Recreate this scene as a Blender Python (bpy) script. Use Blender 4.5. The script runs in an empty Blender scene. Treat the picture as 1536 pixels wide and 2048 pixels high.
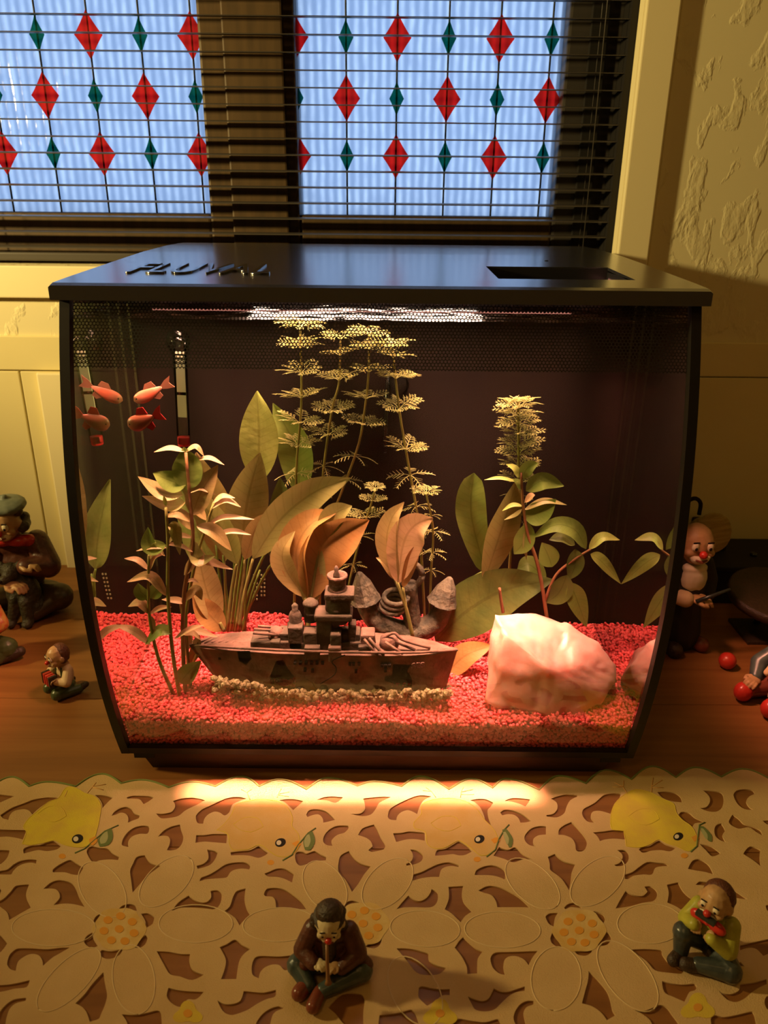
import bpy, bmesh, math, random
import numpy as np
from mathutils import Vector, Matrix, Euler, Quaternion
random.seed(7)
rng = np.random.default_rng(7)
SC = bpy.context.scene
COL = SC.collection
rad = math.radians

# ---------------------------------------------------------------- camera
CAM_Z, PITCH, ROLL, FPX = 0.43, rad(22.0), rad(0.55), 1537.0
cam_d = bpy.data.cameras.new('camera')
cam_d.sensor_fit = 'AUTO'; cam_d.sensor_width = 36.0
cam_d.lens = FPX / 2048.0 * 36.0
cam_d.clip_start = 0.01
cam_d.dof.use_dof = True
cam_d.dof.focus_distance = 0.60
cam_d.dof.aperture_fstop = cam_d.lens / 2.2
cam = bpy.data.objects.new('camera', cam_d); COL.objects.link(cam)
cam.matrix_world = Matrix.Translation((0, 0, CAM_Z)) @ Matrix.Rotation(rad(90) - PITCH, 4, 'X') @ Matrix.Rotation(ROLL, 4, 'Z')
SC.camera = cam
# ---------------------------------------------------------------- world: dusk sky seen through the window
w = bpy.data.worlds.new('dusk'); SC.world = w; w.use_nodes = True
bg = w.node_tree.nodes['Background']
bg.inputs[0].default_value = (0.40, 0.58, 0.90, 1); bg.inputs[1].default_value = 1.7
# ---------------------------------------------------------------- room lamp (standing left of the table, out of frame) and added overhead fill
def point_light(name, loc, energy, color, radius):
    l = bpy.data.lights.new(name, 'POINT'); l.energy = energy; l.color = color; l.shadow_soft_size = radius
    o = bpy.data.objects.new(name, l); COL.objects.link(o); o.location = loc; return o
def spot_light(name, loc, aim, energy, color, radius, half, blend):
    l = bpy.data.lights.new(name, 'SPOT'); l.energy = energy; l.color = color; l.shadow_soft_size = radius; l.spot_size = 2 * rad(half); l.spot_blend = blend
    o = bpy.data.objects.new(name, l); COL.objects.link(o); o.location = loc; o.rotation_euler = (Vector(aim) - Vector(loc)).to_track_quat('-Z', 'Y').to_euler(); return o
spot_light('shaded_lamp_light', (-1.02, 0.44, 0.60), (0.32, 0.88, 0.62), 64.0, (1.0, 0.74, 0.28), 0.035, 52, 1.0)
point_light('overhead_fill_light', (-0.35, -0.45, 1.45), 4.3, (1.0, 0.58, 0.17), 0.10)  # added warm fill for cloth and shaded wall, no actual ceiling fitting
SC.view_settings.view_transform = 'Standard'
SC.view_settings.look = 'None'
SC.view_settings.exposure = 0.0
SC.view_settings.gamma = 1.0
SC.view_settings.use_curve_mapping = False
SC.cycles.transparent_max_bounces = 20
SC.cycles.max_bounces = 7
SC.cycles.use_denoising = True
SC.cycles.sample_clamp_indirect = 6.0
SC.cycles.caustics_reflective = False
SC.cycles.caustics_refractive = False

# ---------------------------------------------------------------- picture measurements -> places in the room
def ray(px, py):
    u, v = px - 768.0, py - 1024.0
    c, s = math.cos(ROLL), math.sin(ROLL)
    u, v = u * c + v * s, -u * s + v * c
    x, up, f = u / FPX, -v / FPX, 1.0
    cp, sp = math.cos(PITCH), math.sin(PITCH)
    return Vector((x, f * cp + up * sp, -f * sp + up * cp))
def atY(px, py, Y):
    d = ray(px, py); t = Y / d.y
    return Vector((d.x * t, Y, CAM_Z + d.z * t))
def atZ(px, py, Z=0.0):
    d = ray(px, py); t = (Z - CAM_Z) / d.z
    return Vector((d.x * t, d.y * t, Z))
def size_at(px_len, p):           # metres spanned by a length in the picture at point p
    depth = p.y * math.cos(PITCH) - (p.z - CAM_Z) * math.sin(PITCH)
    return px_len * depth / FPX

# ---------------------------------------------------------------- materials
MATS = {}
def nt(m): return m.node_tree.nodes, m.node_tree.links
def mat(name, col, rough=0.6, spec=0.4, col2=None, scale=40.0, detail=4.0, stretch=(1, 1, 1), bump=0.0, bscale=None, metal=0.0,
        sss=0.0, trans=0.0, emit=None, estr=0.0, lo=0.35, hi=0.65, coat=0.0):
    if name in MATS: return MATS[name]
    m = bpy.data.materials.new(name); m.use_nodes = True; N, L = nt(m)
    b = N['Principled BSDF']
    b.inputs['Base Color'].default_value = (*col, 1); b.inputs['Roughness'].default_value = rough
    b.inputs['Specular IOR Level'].default_value = spec; b.inputs['Metallic'].default_value = metal
    b.inputs['Coat Weight'].default_value = coat; b.inputs['Coat Roughness'].default_value = 0.22
    if sss:
        b.inputs['Subsurface Weight'].default_value = sss; b.inputs['Subsurface Radius'].default_value = (0.02, 0.009, 0.006); b.inputs['Subsurface Scale'].default_value = 1.0
    if emit: b.inputs['Emission Color'].default_value = (*emit, 1); b.inputs['Emission Strength'].default_value = estr
    tc = N.new('ShaderNodeTexCoord'); mp = N.new('ShaderNodeMapping'); mp.inputs['Scale'].default_value = stretch
    L.new(tc.outputs['Object'], mp.inputs[0])
    if col2 is not None:
        n = N.new('ShaderNodeTexNoise'); n.inputs['Scale'].default_value = scale; n.inputs['Detail'].default_value = detail
        L.new(mp.outputs[0], n.inputs['Vector'])
        r = N.new('ShaderNodeValToRGB'); r.color_ramp.elements[0].position = lo; r.color_ramp.elements[1].position = hi
        r.color_ramp.elements[0].color = (*col, 1); r.color_ramp.elements[1].color = (*col2, 1)
        L.new(n.outputs['Fac'], r.inputs[0]); L.new(r.outputs[0], b.inputs['Base Color'])
    if bump:
        n2 = N.new('ShaderNodeTexNoise'); n2.inputs['Scale'].default_value = bscale or scale; n2.inputs['Detail'].default_value = 5
        L.new(mp.outputs[0], n2.inputs['Vector'])
        bp = N.new('ShaderNodeBump'); bp.inputs['Strength'].default_value = min(1, bump); bp.inputs['Distance'].default_value = 0.004 * max(1, bump)
        L.new(n2.outputs['Fac'], bp.inputs['Height']); L.new(bp.outputs[0], b.inputs['Normal'])
    if trans:
        out = N['Material Output']; t = N.new('ShaderNodeBsdfTranslucent'); mx = N.new('ShaderNodeMixShader'); mx.inputs[0].default_value = trans
        src = b.inputs['Base Color'].links
        if src: L.new(src[0].from_socket, t.inputs[0])
        else: t.inputs[0].default_value = (*col, 1)
        L.new(b.outputs[0], mx.inputs[1]); L.new(t.outputs[0], mx.inputs[2]); L.new(mx.outputs[0], out.inputs[0])
    MATS[name] = m
    return m
def wood_mat(name, c1, c2, c3):
    m = bpy.data.materials.new(name); m.use_nodes = True; N, L = nt(m); b = N['Principled BSDF']
    tc = N.new('ShaderNodeTexCoord'); mp = N.new('ShaderNodeMapping'); mp.inputs['Scale'].default_value = (3.0, 55.0, 8.0)
    L.new(tc.outputs['Object'], mp.inputs[0])
    n = N.new('ShaderNodeTexNoise'); n.inputs['Scale'].default_value = 1.6; n.inputs['Detail'].default_value = 7; n.inputs['Distortion'].default_value = 0.6
    L.new(mp.outputs[0], n.inputs['Vector'])
    r = N.new('ShaderNodeValToRGB'); e = r.color_ramp.elements; e[0].position = 0.25; e[0].color = (*c1, 1); e[1].position = 0.8; e[1].color = (*c3, 1)
    k = r.color_ramp.elements.new(0.5); k.color = (*c2, 1)
    L.new(n.outputs['Fac'], r.inputs[0]); L.new(r.outputs[0], b.inputs['Base Color'])
    b.inputs['Roughness'].default_value = 0.42; b.inputs['Specular IOR Level'].default_value = 0.35
    bp = N.new('ShaderNodeBump'); bp.inputs['Strength'].default_value = 0.15; bp.inputs['Distance'].default_value = 0.001
    L.new(n.outputs['Fac'], bp.inputs['Height']); L.new(bp.outputs[0], b.inputs['Normal'])
    return m
def glass_mat(name, tint=(1, 1, 1), ior=1.45, gain=1.0, rough=0.0, facing=None):
    m = bpy.data.materials.new(name); m.use_nodes = True; N, L = nt(m); out = N['Material Output']; N.remove(N['Principled BSDF'])
    t = N.new('ShaderNodeBsdfTransparent'); t.inputs[0].default_value = (*tint, 1)
    g = N.new('ShaderNodeBsdfGlossy'); g.inputs['Roughness'].default_value = rough; g.inputs[0].default_value = (1, 1, 1, 1)
    mx = N.new('ShaderNodeMixShader')
    if facing:
        lw = N.new('ShaderNodeLayerWeight'); lw.inputs[0].default_value = 0.5
        mr = N.new('ShaderNodeMapRange'); mr.inputs[1].default_value = facing[0]; mr.inputs[2].default_value = facing[1]; mr.inputs[3].default_value = 0.04; mr.inputs[4].default_value = facing[2]
        L.new(lw.outputs['Facing'], mr.inputs[0]); L.new(mr.outputs[0], mx.inputs[0])
    else:
        f = N.new('ShaderNodeFresnel'); f.inputs[0].default_value = ior
        mu = N.new('ShaderNodeMath'); mu.operation = 'MULTIPLY'; mu.inputs[1].default_value = gain; mu.use_clamp = True
        L.new(f.outputs[0], mu.inputs[0]); L.new(mu.outputs[0], mx.inputs[0])
    L.new(t.outputs[0], mx.inputs[1]); L.new(g.outputs[0], mx.inputs[2]); L.new(mx.outputs[0], out.inputs[0])
    return m

# ---------------------------------------------------------------- mesh helpers
def tag(o, label=None, cat=None, group=None, kind=None):
    if label: o['label'] = label
    if cat: o['category'] = cat
    if group: o['group'] = group
    if kind: o['kind'] = kind
    return o
def mesh_obj(name, verts, faces, m=None, parent=None, smooth=False):
    me = bpy.data.meshes.new(name); me.from_pydata([tuple(v) for v in verts], [], faces); me.update()
    if smooth: me.polygons.foreach_set('use_smooth', [True] * len(me.polygons))
    o = bpy.data.objects.new(name, me); COL.objects.link(o)
    if m: me.materials.append(m)
    if parent: o.parent = parent
    return o
def bm_obj(name, bm, m=None, parent=None, smooth=False):
    me = bpy.data.meshes.new(name); bm.to_mesh(me); bm.free()
    if smooth: me.polygons.foreach_set('use_smooth', [True] * len(me.polygons))
    o = bpy.data.objects.new(name, me); COL.objects.link(o)
    if m: me.materials.append(m)
    if parent: o.parent = parent
    return o
def empty(name, loc=(0, 0, 0), rz=0.0):
    o = bpy.data.objects.new(name, None); o.empty_display_size = 0.02; COL.objects.link(o); o.location = loc; o.rotation_euler = (0, 0, rz); return o
def add_box(bm, lo, hi, bevel=0.0, M=None):
    c = [(a + b) / 2 for a, b in zip(lo, hi)]; s = [abs(b - a) for a, b in zip(lo, hi)]
    r = bmesh.ops.create_cube(bm, size=1.0); vs = r['verts']
    bmesh.ops.scale(bm, verts=vs, vec=s); bmesh.ops.translate(bm, verts=vs, vec=c)
    if bevel > 0:
        es = list({e for v in vs for e in v.link_edges})
        rr = bmesh.ops.bevel(bm, geom=es, offset=bevel, segments=2, affect='EDGES', profile=0.6)
        vs = list({v for f in rr['faces'] for v in f.verts} | {v for v in vs if v.is_valid})
    if M is not None: bmesh.ops.transform(bm, matrix=M, verts=[v for v in vs if v.is_valid])
    return vs
def box(name, lo, hi, m, parent=None, bevel=0.0, M=None):
    bm = bmesh.new(); add_box(bm, lo, hi, bevel, M); return bm_obj(name, bm, m, parent)
def tube_geo(pts, radii, n=8, caps=True):
    pts = [Vector(p) for p in pts]; k = len(pts)
    if not hasattr(radii, '__len__'): radii = [radii] * k
    V, F = [], []
    ref = Vector((0, 0, 1))
    for i, p in enumerate(pts):
        t = (pts[min(i + 1, k - 1)] - pts[max(i - 1, 0)]).normalized()
        if i == 0:
            if abs(t.dot(ref)) > 0.9: ref = Vector((1, 0, 0))
            a = t.cross(ref).normalized()
        else:
            a = (a - t * a.dot(t)).normalized()
        b = t.cross(a)
        for j in range(n):
            an = 2 * math.pi * j / n
            V.append(p + (a * math.cos(an) + b * math.sin(an)) * radii[i])
    for i in range(k - 1):
        for j in range(n):
            F.append((i * n + j, i * n + (j + 1) % n, (i + 1) * n + (j + 1) % n, (i + 1) * n + j))
    if caps:
        F.append(tuple(reversed(range(n)))); F.append(tuple((k - 1) * n + j for j in range(n)))
    return V, F
def tube(name, pts, radii, m, parent=None, n=8):
    V, F = tube_geo(pts, radii, n); return mesh_obj(name, V, F, m, parent, True)
def tubes(name, lst, m, parent=None, n=6):
    V, F = [], []
    for pts, r in lst:
        v, f = tube_geo(pts, r, n); o = len(V); V += v; F += [tuple(i + o for i in q) for q in f]
    return mesh_obj(name, V, F, m, parent, True)
def lathe(name, prof, m, parent=None, n=24, M=None, smooth=True):
    V, F = [], []
    for (r, z) in prof:
        for j in range(n):
            a = 2 * math.pi * j / n; V.append(Vector((r * math.cos(a), r * math.sin(a), z)))
    for i in range(len(prof) - 1):
        for j in range(n):
            F.append((i * n + j, i * n + (j + 1) % n, (i + 1) * n + (j + 1) % n, (i + 1) * n + j))
    F.append(tuple(reversed(range(n)))); F.append(tuple((len(prof) - 1) * n + j for j in range(n)))
    if M is not None: V = [M @ v for v in V]
    return mesh_obj(name, V, F, m, parent, smooth)
def spline(pts, n):
    """Catmull-Rom through points, n samples"""
    P = [Vector(p) for p in pts]
    if len(P) == 2: return [P[0].lerp(P[1], i / (n - 1)) for i in range(n)]
    P = [P[0] * 2 - P[1]] + P + [P[-1] * 2 - P[-2]]
    segs = len(P) - 3; out = []
    for i in range(n):
        t = i / (n - 1) * segs; k = min(int(t), segs - 1); u = t - k
        a, b, c, d = P[k:k + 4]
        out.append(0.5 * ((2 * b) + (c - a) * u + (2 * a - 5 * b + 4 * c - d) * u * u + (3 * b - a - 3 * c + d) * u ** 3))
    return out
def remeshed(name, bm, m, parent, voxel, smooth=2):
    me = bpy.data.meshes.new('tmp'); bm.to_mesh(me); bm.free()
    o = bpy.data.objects.new('tmp', me); COL.objects.link(o)
    md = o.modifiers.new('r', 'REMESH'); md.mode = 'VOXEL'; md.voxel_size = voxel
    if smooth:
        s = o.modifiers.new('s', 'SMOOTH'); s.iterations = smooth; s.factor = 0.5
    dg = bpy.context.evaluated_depsgraph_get(); dg.update()
    me2 = bpy.data.meshes.new_from_object(o.evaluated_get(dg)); me2.name = name
    bpy.data.objects.remove(o); bpy.data.meshes.remove(me)
    me2.polygons.foreach_set('use_smooth', [True] * len(me2.polygons))
    o2 = bpy.data.objects.new(name, me2); COL.objects.link(o2); me2.materials.clear(); me2.materials.append(m)
    if parent: o2.parent = parent
    return o2
def add_ell(bm, c, r, rot=None, seg=14):
    M = Matrix.Translation(c) @ (Euler(rot).to_matrix().to_4x4() if rot else Matrix()) @ Matrix.Diagonal((*r, 1))
    bmesh.ops.create_uvsphere(bm, u_segments=seg, v_segments=max(6, seg // 2 + 1), radius=1.0, matrix=M)
def add_cap(bm, p0, p1, r0, r1, seg=12):
    p0, p1 = Vector(p0), Vector(p1); d = p1 - p0
    q = d.to_track_quat('Z', 'Y').to_matrix().to_4x4()
    bmesh.ops.create_cone(bm, cap_ends=True, segments=seg, radius1=r0, radius2=r1, depth=d.length, matrix=Matrix.Translation((p0 + p1) / 2) @ q)
    add_ell(bm, p0, (r0,) * 3, None, seg); add_ell(bm, p1, (r1,) * 3, None, seg)
def blob(name, prims, m, parent, voxel=0.0012, smooth=2, k=0.01):
    """prims in centimetres; one continuous skin over all of them"""
    bm = bmesh.new()
    for p in prims:
        if p[0] == 'c': add_cap(bm, Vector(p[1]) * k, Vector(p[2]) * k, p[3] * k, p[4] * k)
        elif p[0] == 'p':                                   # chain of points with radii
            for (a, ra), (b, rb) in zip(p[1][:-1], p[1][1:]): add_cap(bm, Vector(a) * k, Vector(b) * k, ra * k, rb * k)
        else: add_ell(bm, Vector(p[1]) * k, [q * k for q in p[2]], p[3] if len(p) > 3 else None)
    return remeshed(name, bm, m, parent, voxel, smooth)
def copy_tree(o, parent=None):
    c = o.copy(); COL.objects.link(c); c.parent = parent
    for ch in o.children: copy_tree(ch, c)
    return c
# ================================================================ THE ROOM
WALL_Y = 0.88
m_wall = mat('plaster_cream', (0.78, 0.70, 0.42), 0.9, 0.15)
# troweled plaster relief
def plaster(m):
    N, L = nt(m); b = N['Principled BSDF']
    tc = N.new('ShaderNodeTexCoord'); mp = N.new('ShaderNodeMapping'); mp.inputs['Scale'].default_value = (1.0, 1.0, 0.55); L.new(tc.outputs['Object'], mp.inputs[0])
    n = N.new('ShaderNodeTexNoise'); n.inputs['Scale'].default_value = 44; n.inputs['Detail'].default_value = 9; n.inputs['Distortion'].default_value = 0.3
    L.new(mp.outputs[0], n.inputs['Vector'])
    r = N.new('ShaderNodeValToRGB'); e = r.color_ramp.elements; e[0].position = 0.53; e[0].color = (0, 0, 0, 1); e[1].position = 0.60; e[1].color = (1, 1, 1, 1)
    L.new(n.outputs['Fac'], r.inputs[0])
    n2 = N.new('ShaderNodeTexNoise'); n2.inputs['Scale'].default_value = 140; n2.inputs['Detail'].default_value = 4; L.new(mp.outputs[0], n2.inputs['Vector'])
    mu = N.new('ShaderNodeMath'); mu.operation = 'MULTIPLY'; L.new(r.outputs[0], mu.inputs[0]); L.new(n2.outputs['Fac'], mu.inputs[1])
    bp = N.new('ShaderNodeBump'); bp.inputs['Strength'].default_value = 0.4; bp.inputs['Distance'].default_value = 0.0035
    L.new(mu.outputs[0], bp.inputs['Height']); L.new(bp.outputs[0], b.inputs['Normal'])
plaster(m_wall)
m_paint = mat('cream_paint', (0.80, 0.70, 0.36), 0.55, 0.35, (0.76, 0.66, 0.33), 8)
m_casing = mat('casing_paint', (0.86, 0.76, 0.46), 0.5, 0.35)
m_room = mat('room_paint', (0.70, 0.60, 0.40), 0.9, 0.1)
m_dkwood = mat('dark_brown_window_frame', (0.105, 0.062, 0.026), 0.5, 0.35, (0.075, 0.045, 0.02), 14, stretch=(8, 8, 1))
m_black = mat('black_and_gap_shade', (0.015, 0.013, 0.012), 0.6, 0.3)

RX0, RX1, RY0, RZ0, RZ1 = -1.9, 1.7, -1.9, -0.74, 1.72
# window opening in the wall (behind the casing)
WX0, WX1, WZ0, WZ1 = -0.62, 0.252, 0.362, 1.05
def struct(o): o['kind'] = 'structure'; return o
struct(box('floor', (RX0, RY0, RZ0 - 0.05), (RX1, 1.1, RZ0), mat('floor_oak', (0.25, 0.13, 0.05), 0.5, 0.3, (0.2, 0.1, 0.04), 6)))
struct(box('ceiling', (RX0, RY0, RZ1), (RX1, 1.1, RZ1 + 0.05), m_room))
struct(box('wall_left', (RX0 - 0.05, RY0, RZ0), (RX0, 1.1, RZ1), m_room))
struct(box('wall_right', (RX1, RY0, RZ0), (RX1 + 0.05, 1.1, RZ1), m_room))
struct(box('wall_front', (RX0, RY0 - 0.05, RZ0), (RX1, RY0, RZ1), m_room))
bm = bmesh.new()
T = 0.12
add_box(bm, (RX0, WALL_Y, RZ0), (WX0, WALL_Y + T, RZ1)); add_box(bm, (WX1, WALL_Y, RZ0), (RX1, WALL_Y + T, RZ1))
add_box(bm, (WX0, WALL_Y, RZ0), (WX1, WALL_Y + T, WZ0)); add_box(bm, (WX0, WALL_Y, WZ1), (WX1, WALL_Y + T, RZ1))
struct(bm_obj('wall_back', bm, m_wall))
# casing round the window: 32 mm boards, 9 mm proud of the wall
CF = WALL_Y - 0.009
t1 = struct(empty('trim_1', (0, WALL_Y, 0)))
def child(o, p):
    o.parent = p; o.matrix_parent_inverse = Matrix.Translation(-Vector(p.location)) if not p.rotation_euler.z else p.matrix_world.inverted(); return o
child(box('casing_board', (WX1 - 0.003, CF, WZ0 - 0.033), (WX1 + 0.030, WALL_Y, WZ1 + 0.03), m_casing, bevel=0.0015), t1)
child(box('casing_board', (WX0 - 0.03, CF, WZ0 - 0.033), (WX0 + 0.003, WALL_Y, WZ1 + 0.03), m_casing, bevel=0.0015), t1)
child(box('casing_board', (WX0 + 0.003, CF, WZ0 - 0.034), (WX1 - 0.003, WALL_Y, WZ0), m_casing, bevel=0.0015), t1)
child(box('casing_board', (WX0 + 0.003, CF, WZ1), (WX1 - 0.003, WALL_Y, WZ1 + 0.03), m_casing, bevel=0.0015), t1)
# reveal lining (painted) of the opening
m_rev = m_casing
child(box('reveal_board', (WX1 - 0.003, WALL_Y, WZ0), (WX1 + 0.002, WALL_Y + 0.016, WZ1), m_rev), t1)
# panelled wainscot below
WTOP = 0.2855; PTOP = 0.2465
t2 = struct(empty('trim_2', (0, WALL_Y, 0)))
child(box('top_board', (RX0, WALL_Y - 0.004, PTOP + 0.0008), (RX1, WALL_Y, WTOP), m_paint, bevel=0.001), t2)
px = -1.62
k = 0
edges = [-1.46, -0.972, -0.418, 0.27, 0.824, 1.378]
edges = [-1.62, -1.02, -0.42, 0.30, 0.86, 1.45]
for i in range(len(edges) - 1):
    a, b = edges[i], edges[i + 1]
    child(box('panel', (a + 0.001, WALL_Y - 0.004, -0.3), (b - 0.001, WALL_Y, PTOP - 0.0008), m_paint, bevel=0.001), t2)
# upright stile with a groove, seen left of the tank
gx = atY(97, 850, WALL_Y).x
child(box('stile', (gx, WALL_Y - 0.012, -0.3), (gx + 0.05, WALL_Y - 0.004, PTOP - 0.001), m_casing, bevel=0.002), t2)
child(box('stile', (gx - 0.60, WALL_Y - 0.012, -0.3), (gx - 0.55, WALL_Y - 0.004, PTOP - 0.001), m_casing, bevel=0.002), t2)

# ---------------------------------------------------------------- window
win = struct(empty('window_1', (0, 0.95, WZ0)))
PY = 0.95
def wchild(o): return child(o, win)
pz0 = 0.4155
x_m0, x_m1, x_r = -0.199, -0.098, 0.187
fy0, fy1 = 0.928, 0.975
wchild(box('mullion', (x_m0, fy0, WZ0), (x_m1, fy1, WZ1), m_dkwood, bevel=0.003))
wchild(box('mullion_cover_strip', (x_m0 + 0.026, fy0 - 0.006, WZ0 + 0.001), (x_m1 - 0.012, fy0 + 0.001, WZ1 - 0.001), m_dkwood, bevel=0.002))
wchild(box('frame_stile', (x_r, fy0, WZ0), (WX1 - 0.001, fy1, WZ1), mat('grey_brown_sash', (0.05, 0.043, 0.038), 0.5, 0.35), bevel=0.003))
wchild(box('frame_stile_strip', (x_r + 0.022, fy0 - 0.005, WZ0 + 0.001), (x_r + 0.040, fy0 + 0.001, WZ1 - 0.001), m_black, bevel=0.001))
wchild(box('frame_stile', (WX0 + 0.001, fy0, WZ0), (WX0 + 0.05, fy1, WZ1), m_dkwood, bevel=0.003))
for (a, b) in ((WX0 + 0.05, x_m0), (x_m1, x_r)):
    wchild(box('bottom_rail', (a, fy0 + 0.002, WZ0), (b, fy1, pz0), m_dkwood, bevel=0.003))
    wchild(box('top_rail', (a, fy0 + 0.002, WZ1 - 0.05), (b, fy1, WZ1), m_dkwood, bevel=0.003))
# black strip painting in the shade of the gap beside the blind
wchild(box('gap_shade_strip', (WX1 - 0.010, WALL_Y + 0.017, WZ0), (WX1 - 0.001, fy0, WZ1), m_black))
# figured glass
def pane_mat():
    m = bpy.data.materials.new('figured_glass'); m.use_nodes = True; N, L = nt(m); out = N['Material Output']; N.remove(N['Principled BSDF'])
    tc = N.new('ShaderNodeTexCoord')
    mp = N.new('ShaderNodeMapping'); mp.inputs['Scale'].default_value = (70, 1, 45); L.new(tc.outputs['Object'], mp.inputs[0])
    n = N.new('ShaderNodeTexNoise'); n.inputs['Scale'].default_value = 1.0; n.inputs['Detail'].default_value = 2.5; L.new(mp.outputs[0], n.inputs['Vector'])
    mp2 = N.new('ShaderNodeMapping'); mp2.inputs['Scale'].default_value = (1, 1, 1); L.new(tc.outputs['Object'], mp2.inputs[0])
    wv = N.new('ShaderNodeTexWave'); wv.inputs['Scale'].default_value = 32; wv.inputs['Distortion'].default_value = 1.2; L.new(mp2.outputs[0], wv.inputs['Vector'])
    ad = N.new('ShaderNodeMath'); ad.operation = 'MULTIPLY'; L.new(n.outputs['Fac'], ad.inputs[0]); L.new(wv.outputs['Fac'], ad.inputs[1])
    r = N.new('ShaderNodeValToRGB'); e = r.color_ramp.elements; e[0].position = 0.05; e[0].color = (0.70, 0.74, 0.80, 1); e[1].position = 0.6; e[1].color = (1, 1, 1, 1)
    L.new(ad.outputs[0], r.inputs[0])
    bp = N.new('ShaderNodeBump'); bp.inputs['Strength'].default_value = 0.4; bp.inputs['Distance'].default_value = 0.003; L.new(ad.outputs[0], bp.inputs['Height'])
    t = N.new('ShaderNodeBsdfTransparent'); L.new(r.outputs[0], t.inputs[0])
    d = N.new('ShaderNodeBsdfTranslucent'); L.new(r.outputs[0], d.inputs[0]); L.new(bp.outputs[0], d.inputs['Normal'])
    mx = N.new('ShaderNodeMixShader'); mx.inputs[0].default_value = 0.35; L.new(t.outputs[0], mx.inputs[1]); L.new(d.outputs[0], mx.inputs[2])
    g = N.new('ShaderNodeBsdfGlossy'); g.inputs['Roughness'].default_value = 0.15; L.new(bp.outputs[0], g.inputs['Normal'])
    fr = N.new('ShaderNodeFresnel'); fr.inputs[0].default_value = 1.4
    m2 = N.new('ShaderNodeMixShader'); L.new(fr.outputs[0], m2.inputs[0]); L.new(mx.outputs[0], m2.inputs[1]); L.new(g.outputs[0], m2.inputs[2])
    L.new(m2.outputs[0], out.inputs[0]); return m
def stained(name, c):
    m = bpy.data.materials.new(name); m.use_nodes = True; N, L = nt(m); out = N['Material Output']; N.remove(N['Principled BSDF'])
    t = N.new('ShaderNodeBsdfTransparent'); t.inputs[0].default_value = (*c, 1)
    d = N.new('ShaderNodeBsdfDiffuse'); d.inputs[0].default_value = (*c, 1)
    mx = N.new('ShaderNodeMixShader'); mx.inputs[0].default_value = 0.1
    L.new(t.outputs[0], mx.inputs[1]); L.new(d.outputs[0], mx.inputs[2]); L.new(mx.outputs[0], out.inputs[0]); return m
m_pane = pane_mat(); m_red = stained('red_stained_glass', (1.0, 0.115, 0.10)); m_teal = stained('teal_stained_glass', (0.03, 0.33, 0.27))
m_lead = mat('lead_came', (0.03, 0.035, 0.04), 0.5, 0.4)
for (a, b) in ((WX0 + 0.04, x_m0 + 0.01), (x_m1 - 0.01, x_r + 0.01)):
    wchild(box('pane', (a, PY, pz0 - 0.008), (b, PY + 0.004, WZ1 - 0.03), m_pane))
def lozenge_geo(wd, ht):
    V, F = [], []
    pts = []
    for q in range(4):
        a = [(wd / 2, 0), (0, ht / 2), (-wd / 2, 0), (0, -ht / 2)][q]; b = [(0, ht / 2), (-wd / 2, 0), (0, -ht / 2), (wd / 2, 0)][q]
        for i in range(4):
            t = i / 4; x = a[0] * (1 - t) + b[0] * t; z = a[1] * (1 - t) + b[1] * t; s = 1 - 0.10 * t * (1 - t) * 2
            pts.append((x * s, z * s))
    n = len(pts)
    for y in (-0.0012, 0.0): V += [(x, y, z) for x, z in pts]
    F = [tuple(range(n)), tuple(reversed(range(n, 2 * n)))] + [(i, n + i, n + (i + 1) % n, (i + 1) % n) for i in range(n)]
    return V, F
me_r = None; me_t = None
c0 = atY(693, 197, PY - 0.001); csp = 0.0548; rsp = 0.0575
z0 = c0.z
cols = [c0.x + csp * i for i in range(-11, 6)]
for i, x in enumerate(cols):
    inleft = WX0 + 0.055 < x < x_m0 - 0.002; inright = x_m1 - 0.004 < x < x_r
    if not (inleft or inright): continue
    wchild(tubes('lead_line', [([(x, PY - 0.002, pz0), (x, PY - 0.002, WZ1 - 0.05)], 0.0011)], m_lead, None, 5))
    for k in range(-2, 9):
        z = z0 + rsp * k
        if z < pz0 + 0.004 or z > WZ1 - 0.06: continue
        red = (i + k) % 2 == (11 % 2)
        if red:
            if me_r is None:
                V, F = lozenge_geo(0.030, 0.046); o = mesh_obj('red_lozenge', V, F, m_red); me_r = o.data
            else: o = bpy.data.objects.new('red_lozenge', me_r); COL.objects.link(o)
        else:
            if me_t is None:
                V, F = lozenge_geo(0.016, 0.034); o = mesh_obj('teal_lozenge', V, F, m_teal); me_t = o.data
            else: o = bpy.data.objects.new('teal_lozenge', me_t); COL.objects.link(o)
        o.location = (x, PY - 0.0025, z); bpy.context.view_layer.update()
        o.parent = win; o.matrix_parent_inverse = Matrix.Translation(-win.location)
# pale net hanging outside the right pane
m_net = mat('outside_net', (0.55, 0.6, 0.55), 0.9, 0.1, (0.75, 0.78, 0.66), 60, stretch=(3, 1, 0.3))

# ---------------------------------------------------------------- venetian blind
m_slat = mat('blind_slat', (0.075, 0.066, 0.058), 0.35, 0.5)
bl = empty('venetian_blind', (0, 0.905, WZ0 + 0.004)); tag(bl, 'dark narrow venetian blind hanging across the whole window', 'blind')
bx0, bx1, by = WX0 + 0.008, 0.2445, 0.9075
V, F = [], []
for i in range(7):
    t = i / 6 * 2 - 1; y = t * 0.0085; z = 0.0010 * (1 - t * t)
    for x in (bx0, bx1): V.append((x, y, z))
for i in range(7):
    t = i / 6 * 2 - 1; y = t * 0.0085; z = 0.0010 * (1 - t * t) - 0.0004
    for x in (bx0, bx1): V.append((x, y, z))
for i in range(6):
    F.append((2 * i, 2 * i + 1, 2 * i + 3, 2 * i + 2)); F.append((14 + 2 * i, 16 + 2 * i, 17 + 2 * i, 15 + 2 * i))
F += [(0, 14, 15, 1), (12, 13, 27, 26)]
sl = mesh_obj('slat', V, F, m_slat, None, True)
zs = WZ0 + 0.018; k = 0
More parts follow.
